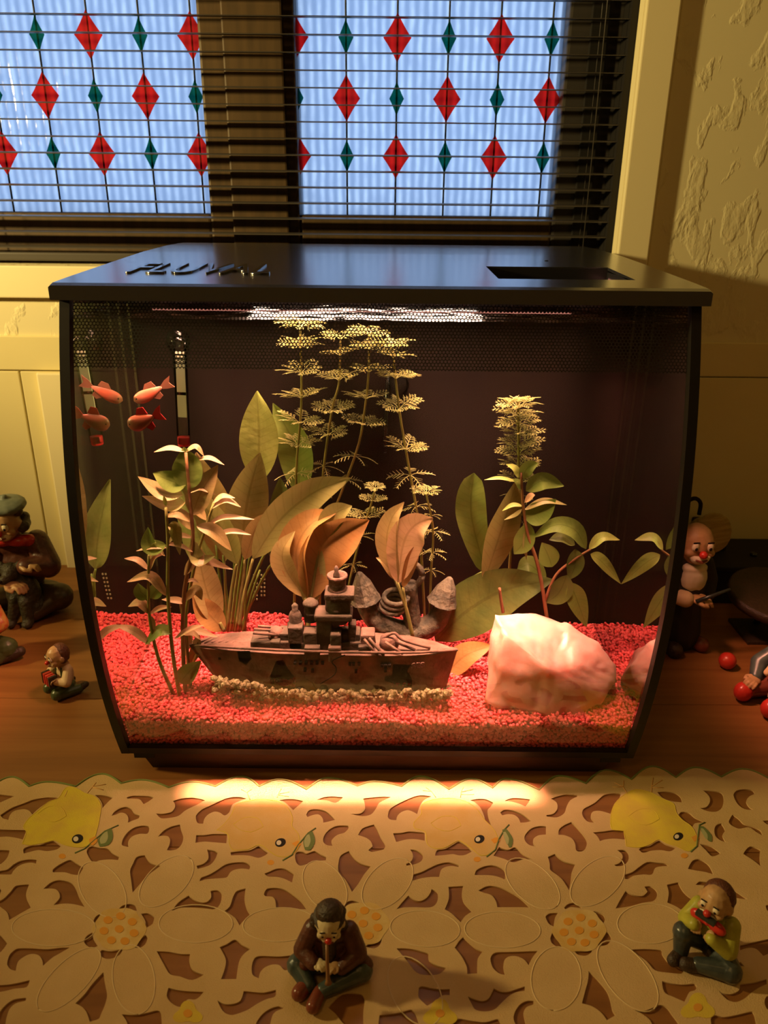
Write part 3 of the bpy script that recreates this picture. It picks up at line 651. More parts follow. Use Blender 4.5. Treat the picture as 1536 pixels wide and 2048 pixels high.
# ================================================================ TABLECLOTH (cut-work cloth with chicks and flowers)
TILES = {'A': (0, 1530), 'B': (384, 1530), 'C': (768, 1530), 'D': (1152, 1530), 'E': (0, 1778), 'F': (384, 1778), 'G': (768, 1778), 'H': (1152, 1778)}
HOLES = """
A -60,250 0,245 118,258 50,288 0,310 -60,330
A 5,410 60,372 110,345 200,312 270,285 380,268 470,272 400,300 320,350 260,405 235,375 190,362 120,375 85,405 68,448 25,435
A -40,520 0,524 60,527 215,530 185,605 120,590 50,582 -40,590
A 188,690 200,672 250,655 320,648 375,630 430,618 465,640 490,660 455,685 380,698 310,690 250,702 192,718
A 0,690 78,692 65,740 35,780 0,805 -30,800 -30,700
A 0,858 60,845 110,805 160,778 230,765 295,768 290,798 250,790 190,800 140,825 105,862 90,885 0,885 -40,880
A 425,845 470,810 530,778 570,770 610,795 668,830 650,865 632,888 580,885 520,868 425,868
A 762,250 820,250 870,260 902,272 860,310 820,355 818,320 795,280
A 1015,268 1060,255 1130,255 1190,258 1230,270 1190,300 1150,322 1120,285 1070,278 1020,278
A 895,415 915,385 960,355 1010,345 1050,360 1075,395 1118,412 1110,435 1060,455 1022,470 1028,435 1010,402 970,390 930,405
A 1250,395 1300,400 1370,385 1400,350 1400,320 1385,298 1440,280 1536,270 1600,280 1640,290 1580,325 1536,345 1480,375 1430,415 1370,430 1290,435
A 975,640 985,600 1020,550 1070,512 1130,495 1185,498 1195,520 1180,558 1120,560 1060,580 1028,620 1028,665 985,655
A 1265,582 1310,535 1370,502 1440,485 1450,530 1467,585 1455,640 1420,680 1370,693 1335,690 1355,650 1362,610 1345,580 1300,575
A 695,700 730,660 800,672 862,678 900,715 955,745 945,770 880,765 800,772 750,788 720,760
A 1042,855 1065,800 1095,745 1160,732 1190,780 1230,805 1285,815 1240,850 1170,905 1110,975 1062,1030 1052,940
A 350,1000 400,955 460,932 530,938 580,960 610,1005 635,1070 680,1145 600,1125 520,1118 430,1130 475,1080 478,1040 450,1005 400,998
A 30,1080 90,1020 130,975 235,965 212,1030 215,1080 250,1150 170,1195 75,1250 60,1190 0,1140 -30,1110
A 0,995 12,1015 0,1045 -20,1020
E 1375,185 1430,115 1510,62 1560,100 1620,118 1660,110 1690,75 1685,25 1740,20 1772,45 1765,120 1720,170 1640,165 1536,158 1450,160
B 35,450 35,410 80,365 150,332 240,290 300,270 380,265 435,278 330,320 300,385 262,412 225,390 180,382 130,405 100,440 90,478 50,475
B 35,570 100,570 170,560 282,562 275,635 180,628 100,622 28,632
B 120,685 180,695 205,712 190,755 150,805 90,830 45,840 38,815 90,800 128,765 132,725
B 62,940 75,910 140,885 200,850 270,805 350,788 430,790 465,815 458,845 400,838 340,848 305,870 275,910 180,918 110,925
B 310,708 370,700 460,692 505,672 535,658 570,685 610,712 580,735 530,752 460,735 390,730 312,732
B 700,290 760,282 830,284 890,298 860,325 810,370 770,330 740,305
B 915,405 940,370 1000,362 1070,378 1110,410 1145,448 1090,462 1050,470 1045,435 1015,405 970,408 925,425
B 1000,288 1050,268 1120,260 1208,268 1150,310 1080,292
B 1265,400 1340,398 1380,370 1382,320 1370,278 1440,268 1536,262 1590,266 1500,310 1470,360 1430,405 1360,418
B 1050,620 1060,570 1100,525 1160,495 1250,495 1252,515 1220,550 1160,570 1115,615 1128,655 1080,650
B 1330,570 1365,515 1455,485 1480,525 1510,590 1545,650 1530,685 1440,705 1410,690 1445,660 1430,620 1390,590
B 825,740 840,705 890,705 920,718 980,698 1030,725 1075,745 1070,772 1000,778 940,795 870,815 835,790
B 580,878 620,862 680,838 750,842 815,882 800,950 740,920 680,905 610,902
B 1185,740 1255,698 1300,760 1360,800 1430,820 1380,880 1330,960 1280,1025 1230,930 1172,860
B 575,1045 600,1000 680,993 750,1010 830,1065 880,1110 918,1165 840,1162 760,1155 672,1158 668,1100 645,1065 590,1060
F 262,185 305,145 330,70 360,25 430,5 420,90 437,165 465,215 415,262 380,302 345,240
C 30,420 50,360 130,310 240,262 300,250 378,260 320,290 285,340 265,402 235,385 190,370 140,385 108,415 98,450 50,445
C 72,555 140,552 200,540 325,550 325,615 250,602 180,605 98,625 85,590
C 208,685 260,692 308,730 300,775 250,802 180,815 178,800 215,780 232,745 225,710
C 230,935 232,885 300,865 370,830 440,800 520,788 600,812 595,825 540,818 490,825 455,850 440,905 380,905 300,915
C 408,735 425,690 490,680 560,640 600,622 660,655 703,700 650,728 600,732 550,722 480,730
C 690,290 760,280 820,285 872,310 850,345 828,370 835,430 858,490 815,465 798,410 770,350 730,310
C 965,295 1020,275 1090,275 1168,285 1150,315 1130,340 1080,318 1020,302
C 930,390 960,368 1020,370 1090,395 1130,420 1175,458 1130,468 1090,470 1075,435 1040,408 990,402 945,412
C 1335,278 1400,255 1460,245 1545,250 1545,262 1490,290 1460,340 1440,395 1380,428 1300,420 1300,408 1350,400 1385,360 1380,310
C 1125,610 1130,565 1180,515 1240,498 1295,500 1295,565 1235,572 1195,600 1195,640 1215,662 1160,648
C 1400,525 1440,490 1497,465 1550,520 1600,580 1622,630 1605,685 1570,702 1535,690 1528,640 1500,595 1440,570 1395,568
C 875,735 920,665 990,688 1050,668 1110,725 1188,765 1110,765 1035,788 960,760
C 725,890 740,850 800,820 860,812 920,825 965,860 965,925 900,900 830,890
C 1310,745 1365,720 1400,755 1450,785 1528,805 1500,870 1490,950 1478,1012 1420,920 1330,850 1325,800
G 515,-8 632,-15 622,50 640,120 705,190 650,225 612,275 540,205 485,172 518,85
G 100,172 150,110 195,62 240,95 290,105 340,80 370,40 380,10 428,40 425,110 390,150 330,158 240,155 150,158
G 755,22 830,-15 920,-5 1000,30 1090,85 1165,158 1100,155 1000,155 905,155 895,110 860,60 800,40
G 1290,230 1320,205 1390,200 1365,245 1355,310 1320,290 1300,260
G 1330,400 1350,350 1380,370 1400,415 1452,462 1420,478 1380,470 1340,440
G 1440,160 1470,130 1530,122 1585,165 1536,158 1490,155 1450,172
H -26,485 0,508 60,505 125,490 122,515 80,543 30,540 0,525
G 100,485 170,485 250,495 355,525 360,580 420,620 495,640 450,685 380,700 290,692 240,660 180,580
G 565,480 600,425 632,395 690,450 740,490 788,510 750,565 745,620 745,685 665,690 660,630 620,550
G 850,570 870,530 910,515 1050,512 1228,505 1185,560 1155,620 1120,575 1060,548 1000,550 962,580 955,640 970,698 920,685 870,640
G 275,870 280,800 310,788 390,805 460,812 525,810 525,860 465,862 410,905 345,945 300,905
G 670,870 720,890 790,905 840,880 878,805 930,830 990,832 1060,810 1125,788 1125,825 1060,835 1000,865 940,920 880,975 800,990 730,975 700,930
G 1035,1040 1050,985 1090,930 1140,905 1195,905 1190,935 1140,955 1115,1000 1130,1080 1140,1130 1090,1130 1050,1090
G -36,1018 0,1015 120,1000 215,975 250,1010 270,1060 290,1130 0,1150 -50,1130
G 555,1080 600,1048 700,1065 810,1075 905,1050 930,1080 940,1150 540,1150
E 750,280 760,240 800,210 850,203 885,210 830,240 790,280 765,312
E 940,188 970,150 1020,130 1080,140 1095,185 1040,175 990,178
E 1130,208 1190,205 1235,235 1220,290 1160,325 1165,270
E 675,430 695,385 740,358 750,410 785,465 740,482 700,465
E 1038,470 1090,450 1130,400 1165,378 1182,400 1160,455 1110,482
E 800,515 820,498 890,508 985,490 960,535 900,565 850,568 815,550
E 60,610 75,545 110,505 150,485 250,485 380,492 480,480 560,478 480,525 420,560 345,625 340,580 310,540 250,530 190,555 145,595 128,665 85,650
E -40,780 60,775 150,760 240,738 215,795 120,808 50,825 -40,840
E 0,1000 40,945 110,895 210,880 205,905 130,925 80,970 55,1040 45,1100 -30,1100
E 605,925 680,850 740,770 828,675 840,760 858,860 840,940 810,1010 790,1050 720,1072 695,1000 660,955
E 975,1012 1080,1018 1180,1000 1250,982 1285,995 1295,1080 1295,1150 1060,1150 1010,1060
E 1255,508 1350,512 1450,530 1522,530 1515,590 1545,660 1632,695 1540,738 1440,710 1360,690 1310,610
E 1350,800 1430,820 1536,830 1630,832 1600,870 1560,895 1500,895 1470,945 1420,950 1360,910 1335,860
E -20,370 10,385 60,445 30,490 0,520 -20,520
F 222,475 280,450 345,415 400,455 468,490 410,535 375,600 355,730 232,732 262,650 270,570
F 480,680 480,620 505,560 560,545 700,550 830,535 900,530 900,640 745,660 700,620 640,615 580,640 545,680 535,725 495,705
F 205,900 260,930 330,928 390,900 415,825 500,835 580,838 670,815 665,870 600,890 520,930 440,980 330,1018 270,1005 230,960
F 515,1080 560,1015 620,970 690,948 735,965 680,985 645,1020 625,1090 600,1130 510,1130
F 1215,160 1240,115 1290,103 1345,125 1350,160 1300,150 1250,145
F 1385,195 1450,205 1505,215 1512,250 1490,300 1455,312 1455,260 1430,225
F 1385,470 1430,430 1455,360 1490,360 1518,400 1500,460 1450,485
F 1090,960 1200,850 1350,850 1380,900 1370,1000 1370,1130 1230,1100 1150,1010
D 50,410 60,360 150,310 220,250 290,235 355,240 345,275 305,320 275,400 230,385 180,375 130,385 118,430 150,470 90,460
D 135,548 220,540 290,530 380,535 392,605 300,598 230,605 190,618 170,580
D 328,690 390,690 420,725 412,780 370,815 320,818 305,808 350,790 372,745 360,715
D 390,920 390,885 450,865 510,820 570,785 650,790 715,798 740,818 680,820 630,835 605,885 540,885 460,895 415,922
D 500,685 530,665 590,655 660,615 720,645 798,672 750,700 680,690 600,695 535,712
D 648,225 720,222 790,232 835,265 848,308 770,300 720,285 680,262
D 820,405 840,385 900,390 950,430 1032,468 950,475 930,505 880,475 835,440
D 1015,212 1080,215 1160,230 1180,280 1165,350 1120,382 1050,378 990,352 1040,345 1070,300 1060,255
D 1258,250 1285,212 1350,202 1410,212 1430,240 1385,260 1360,300 1385,345 1420,368 1350,362 1290,320
D 1220,460 1250,405 1300,440 1340,480 1420,505 1475,535 1490,575 1440,545 1380,508 1300,518 1240,490
D 1105,530 1120,490 1160,475 1190,530 1170,570 1190,615 1220,632 1160,615 1115,580
D 985,640 1080,660 1155,715 1090,740 1040,695
D 893,840 930,775 990,765 1060,810 1098,885 1030,865 950,852
D 1335,720 1390,660 1472,688 1468,750 1475,820 1420,775
D 955,968 985,942 1060,948 1140,948 1240,995 1372,1085 1290,1075 1200,1050 1080,985
H 728,118 740,40 725,-25 815,-45 850,20 900,70 962,108 960,130 900,200 870,195 800,150
H 315,165 350,100 395,25 450,55 530,65 570,30 545,-10 600,-10 645,30 640,80 610,108 530,120 430,148
H 105,190 160,190 215,215 230,250 215,290 190,270 160,225
H 215,345 255,360 278,400 255,450 200,465 150,455 195,420
H 430,495 560,490 685,500 690,535 740,600 800,630 860,660 840,688 740,680 630,660 560,585
H 45,925 70,830 95,740 100,665 170,735 240,820 270,890 290,980 315,1020 245,1060 200,1000 130,950
H 685,745 760,765 850,775 940,768 962,790 950,820 905,835 865,912 780,875 705,835
H 462,980 540,985 600,965 660,938 720,955 770,1020 820,1090 830,1150 640,1150 590,1060 520,1005
H 1075,1050 1110,1020 1180,1035 1280,1018 1400,990 1425,1020 1440,1090 1450,1150 1090,1150
H 1130,815 1180,845 1240,850 1300,820 1310,770 1420,758 1520,730 1525,770 1460,800 1400,840 1340,890 1270,915 1200,890
H 1310,460 1400,440 1536,410 1570,410 1570,500 1495,545 1440,490 1380,480 1310,500
H 1310,590 1345,628 1300,625
H 1520,870 1560,860 1560,990 1525,970 1505,920
H 1515,140 1560,130 1560,185 1525,180
D 1490,455 1560,450 1560,495 1520,480
"""
def smooth_loop(pts, sub=4, sharp=68):
    n = len(pts); out = []
    P = [np.array(p, float) for p in pts]; tan = []
    for i in range(n):
        a, b, c = P[i - 1], P[i], P[(i + 1) % n]
        u, v = b - a, c - b; ang = math.degrees(math.acos(max(-1, min(1, float(u @ v) / (np.linalg.norm(u) * np.linalg.norm(v) + 1e-9)))))
        if ang > sharp: tan.append(np.zeros(2))
        else:
            t = (c - a); t = t / (np.linalg.norm(t) + 1e-9) * min(np.linalg.norm(u), np.linalg.norm(v)); tan.append(t)
    for i in range(n):
        p, q, tp, tq = P[i], P[(i + 1) % n], tan[i], tan[(i + 1) % n]
        for k in range(sub):
            t = k / sub; h = t * t
            out.append(p * (2 * h * t - 3 * h + 1) + tp * (h * t - 2 * h + t) + q * (-2 * h * t + 3 * h) + tq * (h * t - h))
    return out
def flat_shape(name, loops, z0, thick, m, parent=None):
    """sheet lying on the table, outlines in table metres"""
    cu = bpy.data.curves.new(name, 'CURVE'); cu.dimensions = '2D'; cu.fill_mode = 'BOTH'; cu.extrude = thick / 2
    for lp in loops:
        s = cu.splines.new('POLY'); s.points.add(len(lp) - 1); s.use_cyclic_u = True
        for q, p in zip(s.points, lp): q.co = (p[0], p[1], 0, 1)
    o = bpy.data.objects.new('t', cu); COL.objects.link(o); dg = bpy.context.evaluated_depsgraph_get(); dg.update()
    me = bpy.data.meshes.new_from_object(o.evaluated_get(dg)); me.name = name; bpy.data.objects.remove(o); me.materials.clear(); me.materials.append(m)
    me.transform(Matrix.Translation((0, 0, z0 + thick / 2)))
    o2 = bpy.data.objects.new(name, me); COL.objects.link(o2)
    if parent: child(o2, parent)
    return o2
def tz(px, py): v = atZ(px, py, 0.0); return (v.x, v.y)
m_cloth = mat('cream_cotton', (0.62, 0.415, 0.195), 0.85, 0.15, (0.67, 0.46, 0.225), 30, bump=0.25, bscale=1400)
m_rim = mat('satin_stitch', (0.72, 0.54, 0.29), 0.6, 0.3, bump=0.2, bscale=2000)
m_hem = mat('green_overlock_thread', (0.22, 0.27, 0.08), 0.8, 0.2, bump=0.3, bscale=2500)
m_yel = mat('yellow_print', (0.74, 0.58, 0.06), 0.85, 0.15, (0.68, 0.47, 0.08), 60, bump=0.2, bscale=1400)
m_yelp = mat('pale_yellow_print', (0.64, 0.40, 0.13), 0.85, 0.15, (0.66, 0.44, 0.18), 60, bump=0.2, bscale=1400)
m_org = mat('orange_print', (0.72, 0.33, 0.05), 0.85, 0.15)
m_grn = mat('sage_green_print', (0.16, 0.20, 0.07), 0.85, 0.15)
m_grnl = mat('pale_green_print', (0.40, 0.40, 0.20), 0.85, 0.15)
m_eye = mat('black_print', (0.02, 0.015, 0.012), 0.7, 0.2)
m_eyew = mat('white_print', (0.7, 0.62, 0.48), 0.8, 0.2)
m_cen = mat('flower_centre_print', (0.72, 0.52, 0.22), 0.85, 0.15, (0.66, 0.42, 0.13), 90, bump=0.2, bscale=1400)
m_feet = mat('peach_stitch', (0.72, 0.40, 0.14), 0.85, 0.15)
cl = empty('tablecloth', (0, 0.33, 0.0)); tag(cl, 'cream cut-work tablecloth printed with yellow chicks and white flowers', 'tablecloth')
CRESTS = [(-310, 1560), (-265, 1578), (-222, 1560), (-178, 1578), (-135, 1560), (-90, 1578), (-55, 1560), (-15, 1574), (25, 1556), (59, 1575), (95, 1566), (152, 1575), (205, 1550), (243, 1569), (283, 1562), (338, 1577), (386, 1566), (431, 1575), (484, 1555), (519, 1575), (559, 1561), (613, 1581), (656, 1558), (715, 1574), (748, 1565), (803, 1575), (840, 1555), (898, 1581), (943, 1560), (985, 1578), (1010, 1560), (1078, 1582), (1118, 1554), (1171, 1569), (1212, 1542), (1262, 1561), (1304, 1535), (1351, 1557), (1390, 1537), (1442, 1556), (1484, 1540), (1540, 1561), (1580, 1540), (1630, 1561), (1672, 1542), (1720, 1562), (1765, 1542), (1815, 1562), (1860, 1545)]
edge = []
for i in range(len(CRESTS) - 1):
    (x0, y0), (x1, y1) = CRESTS[i], CRESTS[i + 1]
    for k in range(6):
        t = k / 6
        s = math.sin(t * math.pi / 2) if y1 < y0 else 1 - math.cos(t * math.pi / 2)
        edge.append((x0 + (x1 - x0) * t, y0 + (y1 - y0) * s))
outer = [tz(*p) for p in edge]
YF = 0.05
outer += [(outer[-1][0] , YF), (outer[0][0], YF)]
outer.insert(0, (outer[0][0] - 0.001, YF + 0.001)) if False else None
loops = [outer]
for ln in HOLES.strip().splitlines():
    a = ln.split(); ox, oy = TILES[a[0]]
    pts = [tuple(map(float, q.split(','))) for q in a[1:]]
    lp = [tz(ox + p[0] / 4, oy + p[1] / 4) for p in smooth_loop(pts)]
    loops.append(lp)
CT = 0.0010
flat_shape('cloth', loops, 0.0001, CT, m_cloth, cl)
ZC = CT + 0.00012
# stitched hem along the scallops
hp_ = [(*tz(*p), 0.0010) for p in edge]
child(tube('hem', hp_, 0.0009, m_hem, None, 6), cl)
def patch(name, ptsS, m, z=ZC, th=0.00015, parent=cl, sub=4, tile=None):
    ox, oy = TILES[tile] if tile else (0, 0); sc_ = 4.0 if tile else 1.0
    lp = [tz(ox + p[0] / sc_, oy + p[1] / sc_) for p in smooth_loop(ptsS, sub)]
    return flat_shape(name, [lp], z, th, m, parent)
def ell_px(cx, cy, rx, ry, rot=0, n=22, a0=0, a1=360):
    c, s = math.cos(rad(rot)), math.sin(rad(rot)); full = a1 - a0 == 360
    return [(cx + rx * math.cos(t) * c - ry * math.sin(t) * s, cy + rx * math.cos(t) * s + ry * math.sin(t) * c) for t in [rad(a0 + (a1 - a0) * i / (n if full else n - 1)) for i in range(n)]]
def cord(name, pts, m, r=0.0005, parent=cl, z=CT):
    o = tube(name, [(*tz(*p), z) for p in pts], r, m, None, 5); return child(o, parent)
# petals: raised satin-stitch rims
PET = [  # cx, cy, rx, ry, rot for each flower
 [(108, 1858, 84, 37, 0), (138, 1962, 84, 34, 135), (268, 1962, 70, 42, 82), (392, 1850, 74, 38, 0), (333, 1765, 66, 36, -42), (205, 1782, 62, 40, 55)],
 [(560, 1852, 74, 34, -2), (650, 1775, 56, 38, 55), (775, 1770, 62, 38, -45), (850, 1860, 70, 36, 4), (830, 1985, 76, 46, 60)],
 [(1005, 1862, 76, 36, 2), (1065, 1770, 66, 36, 42), (1195, 1765, 64, 38, -40), (1300, 1850, 66, 40, 0), (1112, 1960, 64, 50, 95), (1255, 1955, 84, 42, 52)]]
for fl in PET:
    for (a, b, c, d, r) in fl:
        e = ell_px(a, b, c, d, r, 30); e.append(e[0]); cord('petal_rim', e, m_rim, 0.00045, z=CT)
for (fx, fy_) in ((239, 1861), (726, 1850), (1158, 1864)):
    pts = ell_px(fx, fy_, 52, 43, 0, 20); pts = [(fx + (x - fx) * (1 + 0.05 * math.cos(i * 1.9)), fy_ + (y - fy_) * (1 + 0.05 * math.cos(i * 1.9))) for i, (x, y) in enumerate(pts)]
    c = patch('flower_centre', pts, m_cen); c.name = 'flower_centre'
    for i in range(8):
        an = i * 0.9 + 0.3; q = 0.0 if i == 0 else 0.62
        patch('pollen_dot', ell_px(fx + 50 * q * math.cos(an), fy_ + 42 * q * math.sin(an), 9, 7.5, 0, 10), m_org, ZC + 0.00016, 0.0002).parent = c
    for d_ in c.children: d_.matrix_parent_inverse = Matrix()
# chicks
def chick(tile, body, eye, er, beak, twig, leaf, feet, m, cheek):
    ox, oy = TILES[tile]
    c = patch('chick', body, m, tile=tile)
    ol = smooth_loop(body, 3); ol.append(ol[0]); cord('chick_outline', [(ox + q[0] / 4, oy + q[1] / 4) for q in ol], m_yel, 0.00035, z=ZC)
    wg = [(0.25, 0.55), (0.42, 0.40), (0.62, 0.42), (0.70, 0.60), (0.52, 0.72), (0.34, 0.66)]; bx_ = [q[0] for q in body]; by_ = [q[1] for q in body]
    wl = smooth_loop([(min(bx_) + a * (max(bx_) - min(bx_)) * 0.8, min(by_) + b * (max(by_) - min(by_)) * 0.8) for a, b in wg], 3); cord('wing_stitch', [(ox + q[0] / 4, oy + q[1] / 4) for q in wl], m_yel, 0.0003, z=ZC + 0.0001)
    patch('chick_eye', ell_px(eye[0], eye[1], er, er * 0.75, -20, 16), m_eye, ZC + 0.00018, 0.00015, tile=tile)
    patch('eye_glint', ell_px(eye[0] - er * 0.28, eye[1] + er * 0.05, er * 0.45, er * 0.42, -30, 10), m_eyew, ZC + 0.00036, 0.0001, tile=tile)
    patch('beak', beak, m_org, ZC + 0.00018, 0.00015, tile=tile)
    patch('chick_foot', ell_px(cheek[0], cheek[1], 28, 20, 0, 12), m_org, ZC, 0.00015, tile=tile)
    pts = [(ox + p[0] / 4, oy + p[1] / 4) for p in twig]; cord('twig', pts, m_grn, 0.0006, z=ZC)
    patch('leaf_print', leaf, m_grn, ZC + 0.0002, 0.00015, tile=tile)
    lc = [(sum(p[0] for p in leaf) / len(leaf), sum(p[1] for p in leaf) / len(leaf))]
    patch('leaf_highlight', [(lc[0][0] + (p[0] - lc[0][0]) * 0.55 - 14, lc[0][1] + (p[1] - lc[0][1]) * 0.7) for p in leaf], m_grnl, ZC + 0.00037, 0.0001, tile=tile)
    for ft in feet:
        for p in ft: cord('toe_stitch', [(ox + q[0] / 4, oy + q[1] / 4) for q in p], m_feet, 0.00035, z=ZC)
    for d_ in [q for q in cl.children if q.get('new_') is None and q.name.split('.')[0] in ('chick_eye', 'eye_glint', 'beak', 'chick_foot', 'toe_stitch', 'chick_outline', 'wing_stitch')]: d_.parent = c; d_.matrix_parent_inverse = Matrix()
chick('A', [(190, 505), (230, 440), (300, 380), (390, 305), (470, 275), (530, 190), (610, 195), (680, 235), (760, 262), (808, 330), (800, 420), (785, 500), (760, 590), (740, 640), (660, 668), (560, 660), (495, 640), (440, 612), (370, 628), (250, 650), (180, 640), (215, 545)],
      (622, 602), 46, [(715, 605), (765, 580), (780, 620), (745, 655), (720, 640)], [(600, 715), (680, 680), (760, 610), (840, 540), (950, 492)],
      [(800, 665), (785, 610), (840, 545), (895, 520), (905, 590), (870, 650)], [[[(700, 235), (745, 180), (850, 165)], [(745, 180), (770, 150)], [(740, 185), (830, 210)]], [[(520, 265), (540, 215)]]], m_yel, (500, 740))
chick('B', [(200, 530), (260, 480), (320, 400), (350, 330), (440, 300), (560, 285), (680, 300), (760, 345), (805, 430), (800, 500), (850, 560), (860, 640), (840, 690), (780, 740), (690, 740), (620, 700), (540, 648), (450, 685), (330, 690), (300, 640), (285, 560)],
      (708, 632), 44, [(800, 640), (850, 615), (875, 650), (840, 672)], [(725, 775), (800, 730), (850, 650), (930, 555), (990, 515)],
      [(905, 690), (890, 620), (930, 555), (965, 545), (985, 620), (950, 690)], [[[(465, 290), (440, 230), (395, 205)], [(440, 230), (475, 205)]], [[(680, 270), (700, 225), (715, 200)], [(700, 240), (780, 225)], [(690, 250), (775, 262)]]], m_yelp, (630, 790))
chick('C', [(240, 470), (300, 400), (300, 330), (380, 290), (520, 275), (650, 300), (740, 360), (795, 440), (860, 505), (900, 570), (910, 640), (870, 710), (780, 735), (715, 690), (650, 640), (590, 615), (500, 665), (420, 680), (345, 640), (330, 545), (250, 520)],
      (762, 605), 42, [(855, 610), (900, 590), (930, 615), (880, 640)], [(820, 745), (890, 690), (920, 600), (960, 530), (1000, 488)],
      [(1000, 670), (960, 590), (945, 530), (980, 525), (1030, 600), (1020, 665)], [[[(415, 270), (380, 220), (335, 190)], [(380, 220), (310, 212)]], [[(610, 270), (620, 215), (635, 190)], [(620, 225), (710, 205)], [(615, 245), (720, 245)]]], m_yelp, (745, 765))
chick('D', [(275, 480), (280, 400), (310, 320), (380, 250), (480, 205), (600, 230), (690, 280), (780, 320), (800, 390), (850, 450), (920, 500), (960, 570), (970, 650), (900, 700), (800, 660), (720, 635), (660, 605), (590, 645), (500, 670), (400, 660), (395, 610), (380, 535), (290, 525)],
      (815, 583), 40, [(920, 590), (960, 570), (985, 600), (945, 625)], [(915, 705), (965, 660), (975, 560), (985, 490), (1030, 470)],
      [(1060, 620), (1010, 560), (985, 500), (1020, 505), (1080, 570), (1085, 625)], [[[(410, 240), (375, 185), (310, 150)], [(375, 185), (290, 185)], [(375, 185), (380, 135)]], [[(600, 230), (605, 170), (615, 110)], [(605, 180), (690, 130)], [(605, 190), (700, 190)]]], m_yel, (865, 735))
# lower row of prints at the front
for (x, y, r) in ((376, 2030, 26), (880, 2030, 30), (1395, 2018, 30)):
    patch('flower_print', [(x + r * (1 + 0.25 * math.sin(3 * a)) * math.cos(a), y + r * 0.8 * (1 + 0.25 * math.sin(3 * a)) * math.sin(a)) for a in [i * 0.35 for i in range(18)]], m_yel)
    patch('pollen_dot', ell_px(x, y, 9, 8, 0, 10), m_org, ZC + 0.00016, 0.0002)
# ================================================================ PLANTS
def pt(p, Y=None):
    return atY(p[0], p[1], p[2] if len(p) > 2 else Y)
def leaf(parent, pts, wpx, m, Y=0.58, name='leaf', nrm=(0, -1, 0.5), twist=0.0, fold=0.25, a=0.75, b=0.98, wave=0.05, n=14, depth=None):
    P = [pt(p, Y) for p in pts]
    if depth is not None:                                   # tip leans towards / away from the glass
        k = len(P) - 1
        P = [pt((q[0], q[1], (q[2] if len(q) > 2 else Y) + depth * (i / k) ** 1.3)) for i, q in enumerate(pts)]
    C = spline(P, n + 1); W = size_at(wpx, P[len(P) // 2]) / 2
    N0 = Vector(nrm).normalized(); V, F = [], []; cr = 6
    pk = a / (a + b); nm = pk ** a * (1 - pk) ** b
    ph = random.uniform(0, 6.28)
    for i, c in enumerate(C):
        t = i / n; T = (C[min(i + 1, n)] - C[max(i - 1, 0)]).normalized()
        S = T.cross(N0)
        if S.length < 1e-4: S = Vector((1, 0, 0))
        S.normalize(); U = S.cross(T).normalized()
        S = Quaternion(T, twist) @ S; U = Quaternion(T, twist) @ U
        wd = W * max(0.03, (max(t, 1e-4) ** a * max(1 - t, 0) ** b) / nm)
        for j in range(cr + 1):
            s = j / cr * 2 - 1
            V.append(c + S * (s * wd) + U * (abs(s) ** 1.4 * wd * fold + W * wave * math.sin(t * 11 + ph + s * 1.5) * abs(s)))
    for i in range(n):
        for j in range(cr):
            q = i * (cr + 1) + j; F.append((q, q + 1, q + cr + 2, q + cr + 1))
    o = mesh_obj(name, V, F, m, None, True); uvl = o.data.uv_layers.new(name='UVMap')
    for lp in o.data.loops: i_, j_ = divmod(lp.vertex_index, cr + 1); uvl.data[lp.index].uv = (j_ / cr * 2 - 1, i_ / n)
    return child(o, parent) if parent else o
def lmat(name, c1, c2, rough=0.5, trans=0.25):
    m = mat(name, c1, rough, 0.35, c2, 55, detail=5, trans=trans, bump=0.15, bscale=160, lo=0.3, hi=0.7)
    N, L = nt(m); b = N['Principled BSDF']; tc = N.new('ShaderNodeTexCoord'); sp = N.new('ShaderNodeSeparateXYZ'); L.new(tc.outputs['UV'], sp.inputs[0])
    def M(op, a, q=None):
        k = N.new('ShaderNodeMath'); k.operation = op
        for i, v in enumerate((a, q)):
            if v is None: continue
            if isinstance(v, (int, float)): k.inputs[i].default_value = v
            else: L.new(v, k.inputs[i])
        return k.outputs[0]
    ax_ = M('ABSOLUTE', sp.outputs[0])
    lat = M('LESS_THAN', M('FRACT', M('MULTIPLY', M('SUBTRACT', sp.outputs[1], M('MULTIPLY', ax_, 0.10)), 13.0)), 0.16)
    vein = M('MAXIMUM', M('LESS_THAN', ax_, 0.06), M('MULTIPLY', lat, 0.45))
    src = b.inputs['Base Color'].links[0].from_socket
    mx = N.new('ShaderNodeMixRGB'); mx.blend_type = 'MULTIPLY'; L.new(M('MULTIPLY', vein, 0.55), mx.inputs[0]); L.new(src, mx.inputs[1]); mx.inputs[2].default_value = (0.62, 0.58, 0.45, 1)
    for l in list(src.links):
        if l.to_socket.name == 'Base Color' or l.to_node.type == 'BSDF_TRANSLUCENT': ts = l.to_socket; L.new(mx.outputs[0], ts)
    return m
g_bright = lmat('leaf_bright_green', (0.34, 0.40, 0.075), (0.42, 0.44, 0.10))
g_green = lmat('leaf_green', (0.17, 0.25, 0.04), (0.25, 0.30, 0.06))
g_dark = lmat('leaf_dark_green', (0.08, 0.115, 0.022), (0.15, 0.17, 0.035))
g_olive = lmat('leaf_olive', (0.27, 0.25, 0.07), (0.35, 0.29, 0.09))
g_tan = lmat('leaf_tan', (0.42, 0.28, 0.10), (0.33, 0.23, 0.08))
g_brown = lmat('leaf_brown', (0.40, 0.19, 0.05), (0.30, 0.16, 0.05))
g_pink = lmat('leaf_pinkish', (0.62, 0.36, 0.19), (0.46, 0.30, 0.12))
g_stem = lmat('plant_stem', (0.34, 0.34, 0.08), (0.40, 0.28, 0.09))
g_redst = lmat('plant_stem_reddish', (0.34, 0.11, 0.06), (0.40, 0.22, 0.08))
